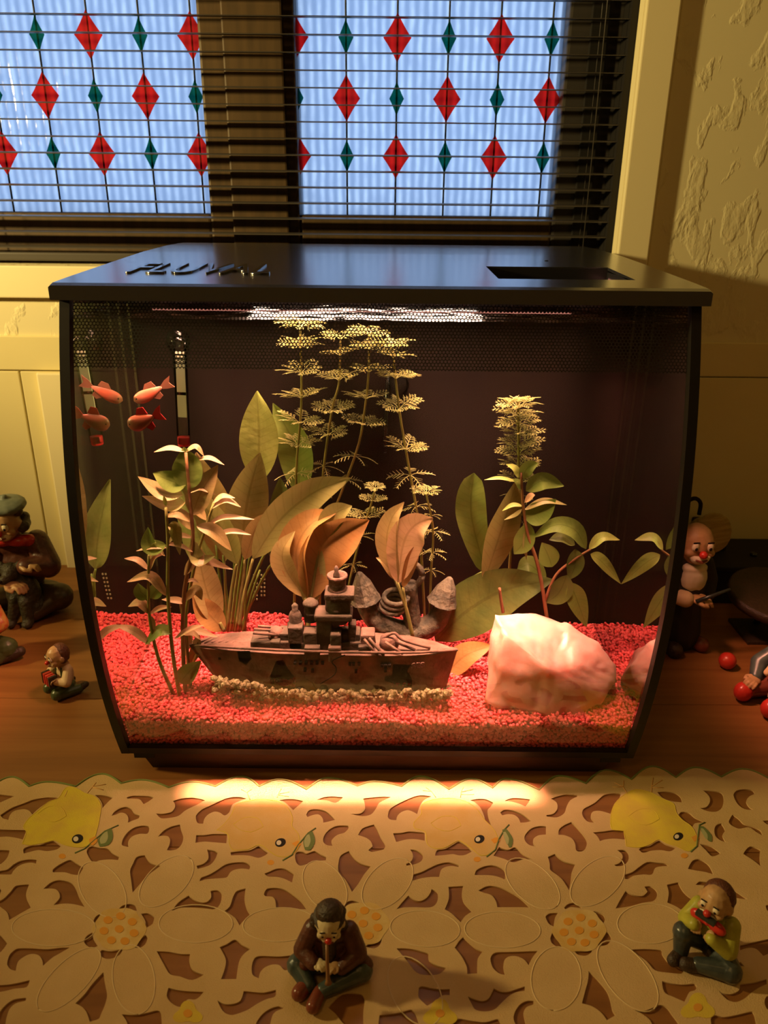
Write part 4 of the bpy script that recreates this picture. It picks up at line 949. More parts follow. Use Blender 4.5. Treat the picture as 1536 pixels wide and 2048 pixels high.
g_fern = lmat('feathery_green', (0.46, 0.45, 0.17), (0.38, 0.40, 0.12), trans=0.35)
def stemtube(parent, pts, Y, r0, r1, m, name='stem', n=16):
    C = spline([pt(p, Y) for p in pts], n)
    return child(tube(name, C, [r0 + (r1 - r0) * i / (n - 1) for i in range(n)], m, None, 7), parent)
def plant(name, base, Y, label, cat='aquarium plant', group=None):
    p = pt(base, Y); z = gz(p.x, p.y)
    e = empty(name, (p.x, p.y, z)); tag(e, label, cat, group); return e
# ---- broad-leaved sword plant, back left
sp_ = plant('sword_plant', (470, 1255), 0.592, 'broad-leaved sword plant with tall pale green leaf, left back of aquarium')
def sword(parent, crown, pet, blade, w, m, Y, **k):
    stemtube(parent, [crown] + pet + [blade[0]], Y, 0.0016, 0.0011, g_green if m in (g_bright, g_green, g_dark) else g_olive, 'petiole', 12)
    leaf(parent, blade, w, m, Y, **k)
cr_ = (468, 1262)
sword(sp_, cr_, [(482, 1150), (500, 1040)], [(516, 965), (518, 870), (514, 782)], 78, g_bright, 0.595, twist=0.1, fold=0.1)
sword(sp_, (474, 1262), [(510, 1150), (560, 1050)], [(600, 985), (590, 895), (546, 806)], 72, g_green, 0.618, twist=-0.2)
sword(sp_, (462, 1262), [(470, 1190), (478, 1130)], [(482, 1095), (495, 1000), (520, 905)], 84, g_olive, 0.588, twist=0.35)
sword(sp_, (478, 1262), [(486, 1200), (498, 1150)], [(506, 1118), (560, 1040), (628, 985), (702, 956)], 74, g_olive, 0.570, twist=0.25, fold=0.2)
sword(sp_, (480, 1262), [(505, 1200), (535, 1140)], [(548, 1125), (566, 1040), (560, 955)], 66, g_dark, 0.605, twist=-0.1)
sword(sp_, (458, 1262), [(452, 1200), (450, 1150)], [(448, 1125), (428, 1010), (392, 905)], 82, g_tan, 0.600, twist=-0.2)
sword(sp_, (455, 1262), [(462, 1190), (470, 1140)], [(474, 1128), (452, 1070), (400, 1000), (360, 930)], 66, g_olive, 0.582, twist=-0.45)
sword(sp_, (472, 1262), [(482, 1190), (488, 1150)], [(490, 1120), (510, 1060), (534, 1026)], 40, g_tan, 0.578, twist=0.4)
sword(sp_, (452, 1262), [(436, 1200), (428, 1160)], [(420, 1140), (398, 1070), (350, 960)], 70, g_green, 0.612, twist=0.2)
for (x0, x1, yt) in ((446, 420, 1120), (452, 432, 1090), (460, 446, 1110), (466, 470, 1090), (480, 520, 1140), (484, 500, 1100), (440, 412, 1150)):
    stemtube(sp_, [(x0 + 6, 1262), ((x0 + x1) / 2, (1262 + yt) / 2), (x1, yt)], 0.60, 0.0015, 0.0009, g_green, 'petiole', 8)
sword(sp_, (450, 1262), [(440, 1235)], [(436, 1250), (410, 1170), (392, 1085)], 58, g_tan, 0.572, twist=0.5)
sword(sp_, (448, 1262), [(440, 1245)], [(448, 1262), (415, 1225), (385, 1190)], 50, g_brown, 0.568, twist=0.2)
# ---- stem plants, front left: five separate stems
def leafset(parent, L, Y):
    for q in L:
        pts, wd, m = q[0], q[1], q[2]; kw = q[3] if len(q) > 3 else {}
        leaf(parent, pts, wd, m, Y, **{**dict(fold=0.18, nrm=(0, -0.75, 1), wave=0.03), **kw})
hg = 'front left stem plants'
h1 = plant('stem_plant', (372, 1402), 0.523, 'tallest stem plant at front left, crown of pink-tipped leaves below thermometer', group=hg)
stemtube(h1, [(372, 1402), (366, 1290), (369, 1180), (386, 1090), (380, 1000), (372, 905)], 0.525, 0.0019, 0.0012, g_redst)
leafset(h1, [([(370, 903), (340, 896), (308, 904)], 13, g_pink), ([(371, 903), (392, 893), (408, 912)], 12, g_pink), ([(395, 919), (420, 916), (449, 930)], 11, g_pink),
  ([(372, 980), (376, 935), (368, 894)], 62, g_green, dict(nrm=(0, -1, .2))), ([(372, 970), (342, 962), (306, 946)], 44, g_green, dict(nrm=(0, -1, .3))), ([(366, 990), (325, 985), (276, 953)], 36, g_tan), ([(370, 1005), (340, 1010), (284, 992)], 34, g_tan),
  ([(377, 985), (402, 976), (432, 990)], 13, g_pink), ([(384, 1030), (402, 985), (436, 930)], 50, g_tan, dict(nrm=(0, -1, .2))), ([(386, 1060), (362, 1030), (335, 1028)], 26, g_tan), ([(393, 1052), (430, 1064), (463, 1102)], 30, g_tan),
  ([(386, 1075), (352, 1070), (338, 1086)], 13, g_pink), ([(384, 1080), (398, 1120), (430, 1112)], 30, g_olive), ([(372, 1205), (350, 1200), (323, 1199)], 15, g_pink), ([(368, 1150), (398, 1120), (466, 1139)], 24, g_pink), ([(368, 1165), (385, 1160), (398, 1166)], 8, g_pink),
  ([(370, 1200), (392, 1180), (404, 1200)], 22, g_tan)], 0.525)
h2 = plant('stem_plant', (384, 1398), 0.527, 'stem plant at front left with branch of pink leaves reaching right', group=hg)
stemtube(h2, [(384, 1398), (376, 1320), (372, 1230), (392, 1120), (410, 1060), (428, 1005)], 0.533, 0.0017, 0.0010, g_stem)
leafset(h2, [([(420, 1018), (450, 1000), (482, 1014)], 15, g_pink), ([(426, 1006), (445, 992), (470, 996)], 12, g_pink), ([(416, 1050), (450, 1034), (510, 1039)], 13, g_pink), ([(430, 1070), (465, 1062), (503, 1070)], 13, g_pink),
  ([(412, 1040), (392, 1010), (400, 985)], 22, g_tan), ([(376, 1300), (385, 1262), (436, 1274)], 20, g_pink), ([(378, 1330), (392, 1300), (398, 1262)], 24, g_tan)], 0.533)
h3 = plant('stem_plant', (362, 1404), 0.52, 'slim stem plant at front left with curled green leaf halfway up', group=hg)
stemtube(h3, [(362, 1404), (346, 1310), (336, 1190), (336, 1090), (332, 1015)], 0.518, 0.0017, 0.0011, g_stem)
leafset(h3, [([(334, 1088), (358, 1090), (386, 1104)], 11, g_pink), ([(334, 1096), (305, 1094), (272, 1102)], 11, g_pink), ([(332, 1090), (300, 1092), (296, 1054)], 34, g_green, dict(nrm=(0, -1, .3))), ([(333, 1033), (355, 1030), (380, 1044)], 14, g_tan), ([(332, 1012), (330, 1002), (327, 990)], 8, g_bright),
  ([(334, 1192), (300, 1152), (254, 1164)], 22, g_pink), ([(336, 1050), (350, 1060), (360, 1110)], 26, g_olive), ([(346, 1264), (318, 1262), (290, 1290)], 26, g_green), ([(348, 1278), (380, 1258), (408, 1250)], 12, g_pink)], 0.518)
h4 = plant('stem_plant', (350, 1396), 0.522, 'short leftmost stem plant beside the left glass, pairs of pale leaves', group=hg)
stemtube(h4, [(350, 1396), (318, 1320), (300, 1240), (297, 1180), (298, 1110)], 0.520, 0.0016, 0.0010, g_stem)
leafset(h4, [([(298, 1140), (275, 1120), (248, 1117)], 13, g_pink), ([(298, 1142), (308, 1115), (328, 1108)], 13, g_pink), ([(296, 1120), (312, 1098), (330, 1112)], 16, g_tan), ([(298, 1196), (282, 1184), (276, 1166)], 30, g_green, dict(nrm=(0, -1, .2))), ([(299, 1196), (312, 1180), (314, 1160)], 30, g_green, dict(nrm=(0, -1, .2))),
  ([(299, 1226), (280, 1205), (256, 1213)], 20, g_pink), ([(299, 1228), (320, 1216), (343, 1214)], 12, g_pink), ([(298, 1230), (306, 1245), (309, 1262)], 10, g_tan), ([(302, 1290), (268, 1262), (228, 1250)], 18, g_pink)], 0.520)
h5 = plant('stem_plant', (378, 1394), 0.53, 'bare young stem plant at front left with one low green leaf over the gravel', group=hg)
stemtube(h5, [(378, 1394), (380, 1350), (372, 1290), (360, 1200)], 0.53, 0.0013, 0.0009, g_redst)
leafset(h5, [([(360, 1366), (376, 1346), (402, 1322)], 38, g_green, dict(nrm=(0, -1, .4))), ([(368, 1270), (385, 1266), (402, 1280)], 12, g_pink)], 0.52)
# ---- feathery whorled stems
def whorl_mesh(name, nleaf, up, droop, seed, sub=True):
    r = random.Random(seed); V, F = [], []
    def strip(a, b, w0, w1, nv):
        d = (b - a); s = d.cross(nv)
        if s.length < 1e-6: s = Vector((1, 0, 0))
        s.normalize(); i = len(V); V.extend([a - s * w0, a + s * w0, b + s * w1, b - s * w1]); F.append((i, i + 1, i + 2, i + 3))
    for k in range(nleaf):
        an = 2 * math.pi * k / nleaf + r.uniform(-0.2, 0.2); L = r.uniform(0.8, 1.1)
        D = Vector((math.cos(an), math.sin(an), 0)); Z = Vector((0, 0, 1)); S = Vector((-math.sin(an), math.cos(an), 0))
        tw = r.uniform(-0.5, 0.5); S = (S * math.cos(tw) + Z * math.sin(tw)); nv = (Z - D * 0.4).normalized()
        def rib(t): return D * (L * t) + Z * (up * t * L - droop * t * t * L)
        for i in range(5): strip(rib(i / 5), rib((i + 1) / 5), 0.030 - 0.004 * i, 0.026 - 0.004 * i, nv)
        for t in (0.28, 0.45, 0.62, 0.78, 0.92):
            for s in (-1, 1):
                a = rib(t); ln = 0.40 * (1.15 - 0.75 * t) * r.uniform(0.8, 1.15)
                b = a + (D * 0.75 + S * s * 0.8 + Z * (up * 0.5 - droop * t)).normalized() * ln
                strip(a, b, 0.022, 0.013, nv)
                if sub:
                    for q in (0.45, 0.75):
                        for s2 in (-1, 1):
                            c = a.lerp(b, q); e = c + (D * (0.8 if s2 > 0 else 0.3) + S * s * (0.2 if s2 > 0 else 0.9)).normalized() * ln * 0.55
                            strip(c, e, 0.016, 0.008, nv)
    me = bpy.data.meshes.new(name); me.from_pydata([tuple(v) for v in V], [], F); me.update(); me.materials.append(g_fern); return me
WM = {'mid': [whorl_mesh('whorl', 8, 0.62, 0.32, s) for s in (1, 2, 3)], 'top': [whorl_mesh('whorl', 9, 0.75, 0.50, s) for s in (4, 5)], 'low': [whorl_mesh('whorl', 5, 0.25, 0.45, s, False) for s in (6, 7, 8)]}
def feather(base_px, Y, pts, whorls, label, r0=0.0011, grp='feathery water plants', yb=None):
    e = plant('feathery_stem_plant', base_px, Y, label, group=grp)
    stemtube(e, [base_px] + pts, Y, r0 * 1.1, r0 * 0.8, g_stem, n=20)
    C = spline([pt(p, Y) for p in [base_px] + pts], 200)
    for i, (y, wpx, kind) in enumerate(whorls):
        best = min(C, key=lambda c: abs(c.z - atY(768, y, Y).z))
        o = bpy.data.objects.new('whorl', random.choice(WM[kind])); COL.objects.link(o)
        s = size_at(wpx, best) / 2
        o.location = best; o.scale = (s, s, s * random.uniform(0.85, 1.15)); o.rotation_euler = (random.uniform(-0.15, 0.15), random.uniform(-0.15, 0.15), random.uniform(0, 6.28))
        bpy.context.view_layer.update(); o.parent = e; o.matrix_parent_inverse = Matrix.Translation(-e.location)
    return e
feather((588, 1262), 0.602, [(590, 1120), (592, 1000), (593, 930), (603, 800), (600, 650)], [(660, 105, 'top'), (698, 96, 'top'), (748, 88, 'mid'), (800, 96, 'mid'), (848, 96, 'mid'), (892, 84, 'mid'), (950, 86, 'low'), (1005, 70, 'low')], 'leftmost of the four tall feathery stems behind the shipwreck')
feather((640, 1262), 0.610, [(640, 1100), (645, 960), (664, 820), (678, 765), (681, 672)], [(680, 84, 'top'), (712, 80, 'top'), (762, 88, 'mid'), (822, 82, 'mid'), (874, 88, 'mid'), (934, 78, 'low'), (985, 60, 'low')], 'second from left of the four tall feathery stems')
feather((610, 1262), 0.606, [(630, 1120), (672, 1012), (714, 900), (728, 830), (737, 750), (738, 665)], [(674, 78, 'top'), (700, 84, 'top'), (746, 86, 'mid'), (798, 84, 'mid'), (852, 84, 'mid'), (915, 92, 'low'), (962, 74, 'low')], 'third of the four tall feathery stems, leaning right as it rises')
feather((850, 1262), 0.604, [(845, 1150), (838, 1050), (818, 935), (800, 830), (790, 745), (784, 690)], [(696, 92, 'top'), (716, 84, 'top'), (757, 98, 'mid'), (818, 86, 'mid'), (900, 90, 'mid'), (950, 98, 'low'), (1015, 84, 'low'), (1060, 60, 'low')], 'rightmost of the four tall feathery stems, leaning left')
feather((690, 1258), 0.585, [(696, 1180), (722, 1070), (742, 1010), (750, 978)], [(978, 48, 'top'), (1002, 54, 'mid'), (1036, 76, 'mid'), (1074, 66, 'low'), (1130, 60, 'low')], 'short feathery stem rising just behind the shipwreck tower', r0=0.001)
feather((858, 1262), 0.585, [(862, 1150), (866, 1060), (852, 985)], [(988, 62, 'top'), (1030, 48, 'low'), (1062, 70, 'low'), (1105, 72, 'low'), (1140, 50, 'low')], 'short feathery stem beside the anchor ornament', r0=0.001)
feather((1018, 1235), 0.600, [(1020, 1120), (1036, 960), (1036, 800)], [(803, 60, 'top'), (816, 92, 'top'), (832, 92, 'top'), (850, 94, 'top'), (868, 92, 'mid'), (888, 88, 'mid'), (908, 84, 'mid'), (932, 86, 'mid'), (958, 80, 'mid'), (990, 66, 'low'), (1030, 60, 'low')], 'dense bushy-topped feathery stem behind the pink rock', r0=0.0013)
# ---- brown broad-leaved plants in the middle
c1 = plant('brown_leaf_plant', (618, 1250), 0.565, 'curled brown broad-leaved plant behind the shipwreck bridge')
for bl_, wd, m, kw in (([(618, 1200), (640, 1110), (690, 1065), (738, 1040)], 92, g_brown, dict(twist=0.3, fold=0.5)), ([(614, 1200), (592, 1110), (620, 1050), (672, 1026)], 72, g_brown, dict(twist=-0.5, fold=0.5)),
        ([(610, 1195), (572, 1140), (566, 1100), (590, 1062)], 50, g_tan, dict(twist=-0.3)), ([(640, 1080), (668, 1030), (704, 1012)], 48, g_olive, dict(twist=0.2)), ([(616, 1215), (628, 1150), (640, 1090)], 48, g_olive, dict(twist=0.1))):
    sword(c1, (618, 1262), [(617, 1235)], bl_, wd, m, 0.562, **kw)
c2 = plant('brown_leaf_plant', (812, 1270), 0.578, 'pinkish-brown broad-leaved plant growing over the anchor ornament')
for bl_, wd, m, kw in (([(795, 1165), (774, 1090), (782, 1040), (808, 1004)], 46, g_tan, dict(twist=-0.2)), ([(796, 1168), (806, 1090), (828, 1052), (866, 1036)], 76, g_pink, dict(twist=0.25, fold=0.35)), ([(790, 1160), (772, 1125), (752, 1115)], 20, g_tan, dict()), ([(806, 1175), (822, 1120), (835, 1085)], 28, g_brown, dict(twist=0.4))):
    sword(c2, (826, 1275), [(812, 1215)], bl_, wd, m, 0.560, **kw)
# ---- sword plant, right
c3 = plant('sword_plant', (930, 1275), 0.590, 'sword plant right of the anchor with one long dark leaf lying over the rock')
for bl_, wd, m, kw, Y in (([(972, 1150), (946, 1050), (942, 1000), (948, 946)], 62, g_green, dict(twist=-0.15, fold=0.3, a=0.5, b=0.45), 0.590), ([(968, 1165), (996, 1080), (1016, 1020), (1034, 960)], 66, g_olive, dict(twist=0.3, fold=0.3), 0.583),
        ([(872, 1282), (930, 1225), (1010, 1180), (1106, 1160)], 112, g_dark, dict(twist=0.12, fold=0.12, nrm=(0, -1, 0.6)), 0.577), ([(888, 1352), (930, 1312), (985, 1290)], 52, g_brown, dict(twist=0.0, nrm=(0, -.8, 1)), 0.553)):
    if bl_[0][1] < 1200: stemtube(c3, [(930, 1278), (955, 1230), bl_[0]], Y, 0.0016, 0.0012, g_olive, 'petiole', 10)
    leaf(c3, bl_, wd, m, Y, **kw)
stemtube(c3, [(1006, 1225), (1002, 1200), (999, 1176)], 0.553, 0.0014, 0.0012, g_redst, 'petiole', 8)
# ---- round-leaved stem plant, right
r1 = plant('stem_plant', (1098, 1262), 0.570, 'round-leaved stem plant on the right with a branch reaching the right glass')
stemtube(r1, [(1098, 1262), (1078, 1140), (1056, 1070), (1046, 1010), (1042, 945)], 0.570, 0.0017, 0.0010, g_redst)
stemtube(r1, [(1090, 1200), (1112, 1150), (1150, 1118), (1182, 1098)], 0.570, 0.0013, 0.0009, g_redst, 'branch')
leafset(r1, [([(1043, 958), (1056, 935), (1077, 926)], 28, g_green, dict(nrm=(0, -1, .3))), ([(1039, 956), (1030, 938), (1012, 928)], 17, g_bright), ([(1036, 964), (1000, 956), (968, 960)], 9, g_bright), ([(1044, 980), (1036, 966), (1026, 958)], 16, g_green),
  ([(1052, 982), (1085, 962), (1128, 972)], 36, g_green, dict(nrm=(0, -1, .4))), ([(1048, 1020), (1090, 1002), (1134, 1010)], 15, g_olive), ([(1048, 1035), (1078, 1025), (1112, 998)], 48, g_green, dict(nrm=(0, -1, .3))), ([(1045, 1012), (1025, 1010), (1004, 1022)], 10, g_bright), ([(1044, 1018), (1030, 1030), (1008, 1040)], 9, g_olive), ([(1050, 1005), (1062, 992), (1070, 990)], 14, g_pink),
  ([(1056, 1045), (1046, 1085), (1028, 1108)], 42, g_green, dict(nrm=(0, -1, .2))), ([(1050, 1060), (1050, 1090), (1053, 1120)], 10, g_olive), ([(1172, 1098), (1150, 1060), (1110, 1050), (1064, 1076)], 36, g_green, dict(nrm=(0, -1, .6))), ([(1150, 1090), (1125, 1075), (1098, 1080)], 26, g_dark), ([(1178, 1098), (1205, 1074), (1240, 1080)], 22, g_bright), ([(1181, 1108), (1205, 1125), (1242, 1168)], 30, g_bright),
  ([(1140, 1165), (1154, 1200), (1173, 1254)], 40, g_green, dict(nrm=(0, -1, .1))), ([(1104, 1134), (1096, 1110), (1084, 1085)], 42, g_green, dict(nrm=(0, -1, .2))), ([(1150, 1098), (1150, 1130), (1138, 1160)], 36, g_dark, dict(nrm=(0, -1, .2))), ([(1134, 1150), (1118, 1185), (1092, 1206)], 48, g_dark, dict(nrm=(0, -1, .2))), ([(1092, 1160, .6), (1060, 1130, .6), (1034, 1140, .6)], 40, g_green),
  ([(1004, 1150, .6), (980, 1150, .6), (934, 1160, .6)], 26, g_green)], 0.570)
# ================================================================ THINGS IN THE TANK
def transform(o, M): o.data.transform(M); return o
# ---- rose quartz rock
from mathutils import noise as mnoise
def rock():
    front = [(988, 1226, .545), (1062, 1222, .552), (1142, 1250, .55), (1198, 1284, .545), (1234, 1330, .538), (1231, 1362, .528), (1206, 1400, .515), (1150, 1430, .503), (1096, 1436, .500), (1040, 1426, .502), (1000, 1414, .506), (966, 1404, .510), (976, 1350, .518), (984, 1290, .528),
             (1070, 1310, .512), (1100, 1340, .503), (1010, 1270, .523), (1150, 1330, .515), (1000, 1360, .508)]
    back = [(992, 1236, .558), (1060, 1230, .562), (1140, 1262, .562), (1196, 1305, .560), (1215, 1360, .552), (987, 1330, .552)]
    bm = bmesh.new()
    for p in front: bm.verts.new(atY(*p))
    for p in back:
        v = atY(*p); bm.verts.new(v)
    for p in ((988, 1396, .548), (1198, 1385, .550)): bm.verts.new(atY(*p))
    r = bmesh.ops.convex_hull(bm, input=bm.verts[:])
    bmesh.ops.delete(bm, geom=[g for g in r['geom_interior'] if isinstance(g, bmesh.types.BMVert)], context='VERTS')
    bmesh.ops.triangulate(bm, faces=bm.faces[:])
    bmesh.ops.subdivide_edges(bm, edges=bm.edges[:], cuts=7, use_grid_fill=True)
    bm.normal_update()
    for v in bm.verts:
        c = v.co
        d = 0.0032 * mnoise.noise(c * 40) + 0.0016 * mnoise.noise(c * 95) + 0.0008 * mnoise.noise(c * 230)
        cell = mnoise.cell(c * 60)
        v.co = c + v.normal * (d + 0.0022 * mnoise.cell(c * 34) + 0.0006 * cell)
    bmesh.ops.smooth_vert(bm, verts=bm.verts[:], factor=0.3, use_axis_x=True, use_axis_y=True, use_axis_z=True)
    return bm
m_quartz = mat('rose_quartz', (0.74, 0.28, 0.22), 0.36, 0.5, (0.82, 0.40, 0.33), 45, detail=6, sss=0.5, bump=0.12, bscale=120)
rk = bm_obj('quartz_rock', rock(), m_quartz, None, True); tag(rk, 'large pale pink translucent quartz rock on the red gravel', 'rock')
# ---- shipwreck ornament
m_hull = mat('weathered_hull', (0.23, 0.115, 0.08), 0.8, 0.2, (0.115, 0.066, 0.045), 70, detail=7, bump=0.4, bscale=220)
m_sup = mat('dark_olive_resin', (0.07, 0.052, 0.03), 0.8, 0.2, (0.10, 0.06, 0.04), 90, detail=6, bump=0.35, bscale=260)
m_rub = mat('pale_rubble', (0.50, 0.38, 0.20), 0.85, 0.2, (0.20, 0.13, 0.06), 420, bump=0.3, bscale=500)
m_port = mat('porthole_dark', (0.02, 0.012, 0.01), 0.8, 0.1)
sh = empty('shipwreck', atY(650, 1390, 0.535)); tag(sh, 'broken brown model battleship wreck on pale rubble', 'ornament')
def sch(o): return child(o, sh)
YS = 0.535
def hull():
    st = [(380, 1291, 0.003, 0.5), (420, 1292, 0.011, 0.72), (480, 1294, 0.015, 0.95), (560, 1298, 0.017, 1.0), (650, 1300, 0.018, 1.0), (740, 1302, 0.018, 1.0), (820, 1303, 0.015, 1.0), (870, 1303, 0.010, 1.0), (914, 1301, 0.0012, 1.0)]
    keelx = [(446, 1372), (462, 1374), (500, 1378), (570, 1382), (650, 1386), (740, 1388), (820, 1390), (862, 1390), (888, 1388)]
    V, F = [], []; cs = 9
    for (x, y, hw, fl), (kx, ky) in zip(st, keelx):
        d = atY(x, y, YS - hw * 0.6); k = atY(kx, ky, YS - 0.004)
        for j in range(cs):
            t = j / (cs - 1); s = t * 2 - 1
            # deck edge front -> keel -> deck edge back
            q_ = abs(s); e = min(1, max(0, (q_ - 0.3) / 0.7))
            px_ = k.x + (d.x - k.x) * e; z = k.z - 0.004 + (d.z - k.z + 0.004) * e; yy = YS + (-1 if s < 0 else 1) * hw * ((0.78 + 0.22 * e) if q_ >= 0.3 else 0.78 * q_ / 0.3)
            V.append((px_, yy, z))
    n = len(st)
    for i in range(n - 1):
        for j in range(cs - 1): F.append((i * cs + j, (i + 1) * cs + j, (i + 1) * cs + j + 1, i * cs + j + 1))
        F.append((i * cs + cs - 1, (i + 1) * cs + cs - 1, (i + 1) * cs, i * cs))
    F.append(tuple(range(cs))); F.append(tuple(reversed([(n - 1) * cs + j for j in range(cs)])))
    o = mesh_obj('hull', V, F, m_hull)
    bm = bmesh.new(); bm.from_mesh(o.data); bmesh.ops.recalc_face_normals(bm, faces=bm.faces[:]); bm.to_mesh(o.data); bm.free()
    cut = bmesh.new()
    for poly in ([(474, 1302), (500, 1302), (503, 1318), (492, 1330), (478, 1322)], [(552, 1322), (566, 1320), (578, 1340), (592, 1358), (590, 1374), (540, 1370), (541, 1350)],
                 [(786, 1328), (822, 1330), (814, 1342), (824, 1356), (824, 1374), (796, 1372), (768, 1360), (770, 1352), (784, 1350)]):
        a = [cut.verts.new(atY(x, y, YS - 0.030)) for x, y in poly]; b = [cut.verts.new(atY(x, y, YS + 0.004)) for x, y in poly]
        cut.faces.new(a); cut.faces.new(list(reversed(b)))
        for i in range(len(poly)): j = (i + 1) % len(poly); cut.faces.new((a[j], a[i], b[i], b[j]))
    bmesh.ops.recalc_face_normals(cut, faces=cut.faces[:])
    co = bm_obj('tmpcut', cut)
    md = o.modifiers.new('b', 'BOOLEAN'); md.object = co; md.operation = 'DIFFERENCE'; md.solver = 'EXACT'
    dg = bpy.context.evaluated_depsgraph_get(); dg.update(); me = bpy.data.meshes.new_from_object(o.evaluated_get(dg)); o.modifiers.clear(); o.data = me; bpy.data.objects.remove(co)
    return o
sch(hull())
# gunwale, deck boards
def P(x, y, dY=0.0): return atY(x, y, YS + dY)
sch(tube('gunwale', spline([P(380, 1290, -.003), P(480, 1296, -.016), P(600, 1302, -.0185), P(740, 1305, -.0185), P(830, 1305, -.015), P(914, 1300, -.001)], 24), 0.0011, m_hull, None, 6))
sch(tube('gunwale', spline([P(384, 1283, .003), P(480, 1278, .016), P(640, 1280, .0185), P(820, 1284, .014), P(914, 1298, .001)], 24), 0.0009, m_hull, None, 6))
sch(tube('seam', spline([P(640, 1368, -.019), P(668, 1350, -.0195), P(672, 1335, -.019), P(664, 1322, -.0195), P(690, 1310, -.0195)], 16), 0.0005, m_port, None, 5))
for i in range(9):
    x = 760 + i * 15; sch(tube('deck_plank', [P(x - 30, 1288 + i * 0.6, .004), P(x + 36, 1300, -.004 + i * 0.0003)], 0.0008, m_hull, None, 5))
for i in range(7):
    x = 395 + i * 14; sch(tube('deck_plank', [P(x, 1286, -.002), P(x + 30, 1274, .008)], 0.0008, m_hull, None, 5))
# portholes
for (x, y) in [(590 + i * 11, 1326) for i in range(6)] + [(700, 1328), (707, 1328), (718, 1328), (764, 1331), (771, 1331), (779, 1331), (712, 1343), (771, 1341), (610, 1340), (625, 1342), (440, 1316), (450, 1317), (462, 1318)]:
    q = atY(x, y, YS - 0.0188 + (0.008 if x < 470 else 0)); sch(box('porthole', (q.x - .0011, q.y - .001, q.z - .0011), (q.x + .0011, q.y + .004, q.z + .0011), m_port))
t_ = text_mesh('hull_number', 'SES', 0.0075, m_hull, 0.0004); q = atY(836, 1332, YS - 0.0165)
transform(t_, Matrix.Translation(q) @ Matrix.Rotation(rad(8), 4, 'Z') @ Matrix.Rotation(rad(90), 4, 'X')); sch(t_)
def blk(name, x0, x1, y0, y1, dY, dep, m=m_sup, bev=0.0012):
    a = P(x0, y0, dY); b = P(x1, y1, dY); return sch(box(name, (a.x, a.y, min(a.z, b.z) - 0.002), (b.x, a.y + dep, max(a.z, b.z)), m, bevel=bev))
for a in [('deckhouse', 500, 735, 1284, 1304, -.010, .020), ('deckhouse', 556, 720, 1268, 1290, -.007, .014), ('cabin_block', 606, 634, 1266, 1304, -.013, .010), ('cabin_block', 632, 664, 1238, 1300, -.011, .014), ('cabin_block', 660, 682, 1270, 1310, -.016, .010), ('cabin_block', 656, 682, 1296, 1322, -.0195, .006, m_hull), ('cabin_block', 608, 640, 1296, 1318, -.0185, .006),
          ('cabin_block', 575, 606, 1256, 1300, -.010, .012), ('bridge_deck', 628, 704, 1232, 1240, -.012, .018), ('cabin_block', 660, 700, 1196, 1236, -.008, .012), ('bridge_deck', 648, 708, 1190, 1198, -.010, .017), ('cabin_block', 696, 712, 1250, 1300, -.008, .010), ('cabin_block', 716, 742, 1294, 1310, -.014, .008), ('cabin_block', 540, 560, 1284, 1304, -.013, .010)]:
    blk(*a)
q = P(674, 1240, .0); hgt = lambda y: P(674, y, 0).z
sch(lathe('main_tower', [(.0095, 0), (.009, hgt(1200) - q.z), (.0075, hgt(1195) - q.z), (.0075, hgt(1178) - q.z)], m_sup, None, 14, Matrix.Translation(q)))
sch(lathe('funnel_drum', [(.0072, 0), (.0078, .002), (.0068, .003), (.0068, .010), (.0080, .011), (.0080, .0135), (.0062, .0135), (.0062, .009)], m_hull, None, 16, Matrix.Translation(P(675, 1180, 0))))
sch(lathe('mast_stub', [(.0026, 0), (.0026, .006), (.0016, .008), (.0018, .011), (.0008, .013)], m_sup, None, 10, Matrix.Translation(P(673, 1162, .001))))
sch(lathe('aft_tower', [(.0065, 0), (.0065, .012), (.0048, .014), (.0055, .018), (.004, .022), (.0022, .024), (.0026, .028), (.0008, .030)], m_sup, None, 12, Matrix.Translation(P(592, 1272, .001))))
sch(lathe('aft_tower', [(.0055, 0), (.0055, .010), (.004, .013), (.0062, .014), (.0062, .016), (.003, .019)], m_sup, None, 12, Matrix.Translation(P(622, 1240, .004))))
for (x, y, r) in ((735, 1285, .0065), (778, 1290, .0075), (552, 1275, .006)):
    sch(lathe('gun_turret', [(r * 1.05, 0), (r, .003), (r * .95, .007), (r * .6, .009)], m_hull, None, 12, Matrix.Translation(P(x, y, -.002))))
sch(box('gunhouse', (P(722, 1260).x, YS - .010, P(722, 1284).z), (P(750, 1260).x, YS + .004, P(722, 1258).z), m_hull, None, 0.0015))
for (a, b) in (((728, 1278, -.012), (756, 1312, -.018)), ((738, 1276, -.012), (768, 1312, -.018)), ((770, 1284, -.01), (806, 1308, -.016)), ((782, 1280, -.006), (830, 1300, -.008)), ((508, 1258, -.006), (562, 1262, -.002)), ((506, 1266, -.010), (560, 1270, -.006)), ((516, 1252, -.002), (566, 1256, .002))):
    sch(tube('gun_barrel', [P(*a), P(*b)], 0.0011, m_hull, None, 6))
sch(tube('fallen_girder', spline([P(765, 1278, -.004), P(788, 1266, -.006), P(806, 1280, -.008), P(860, 1296, -.004)], 12), 0.0012, m_hull, None, 6))
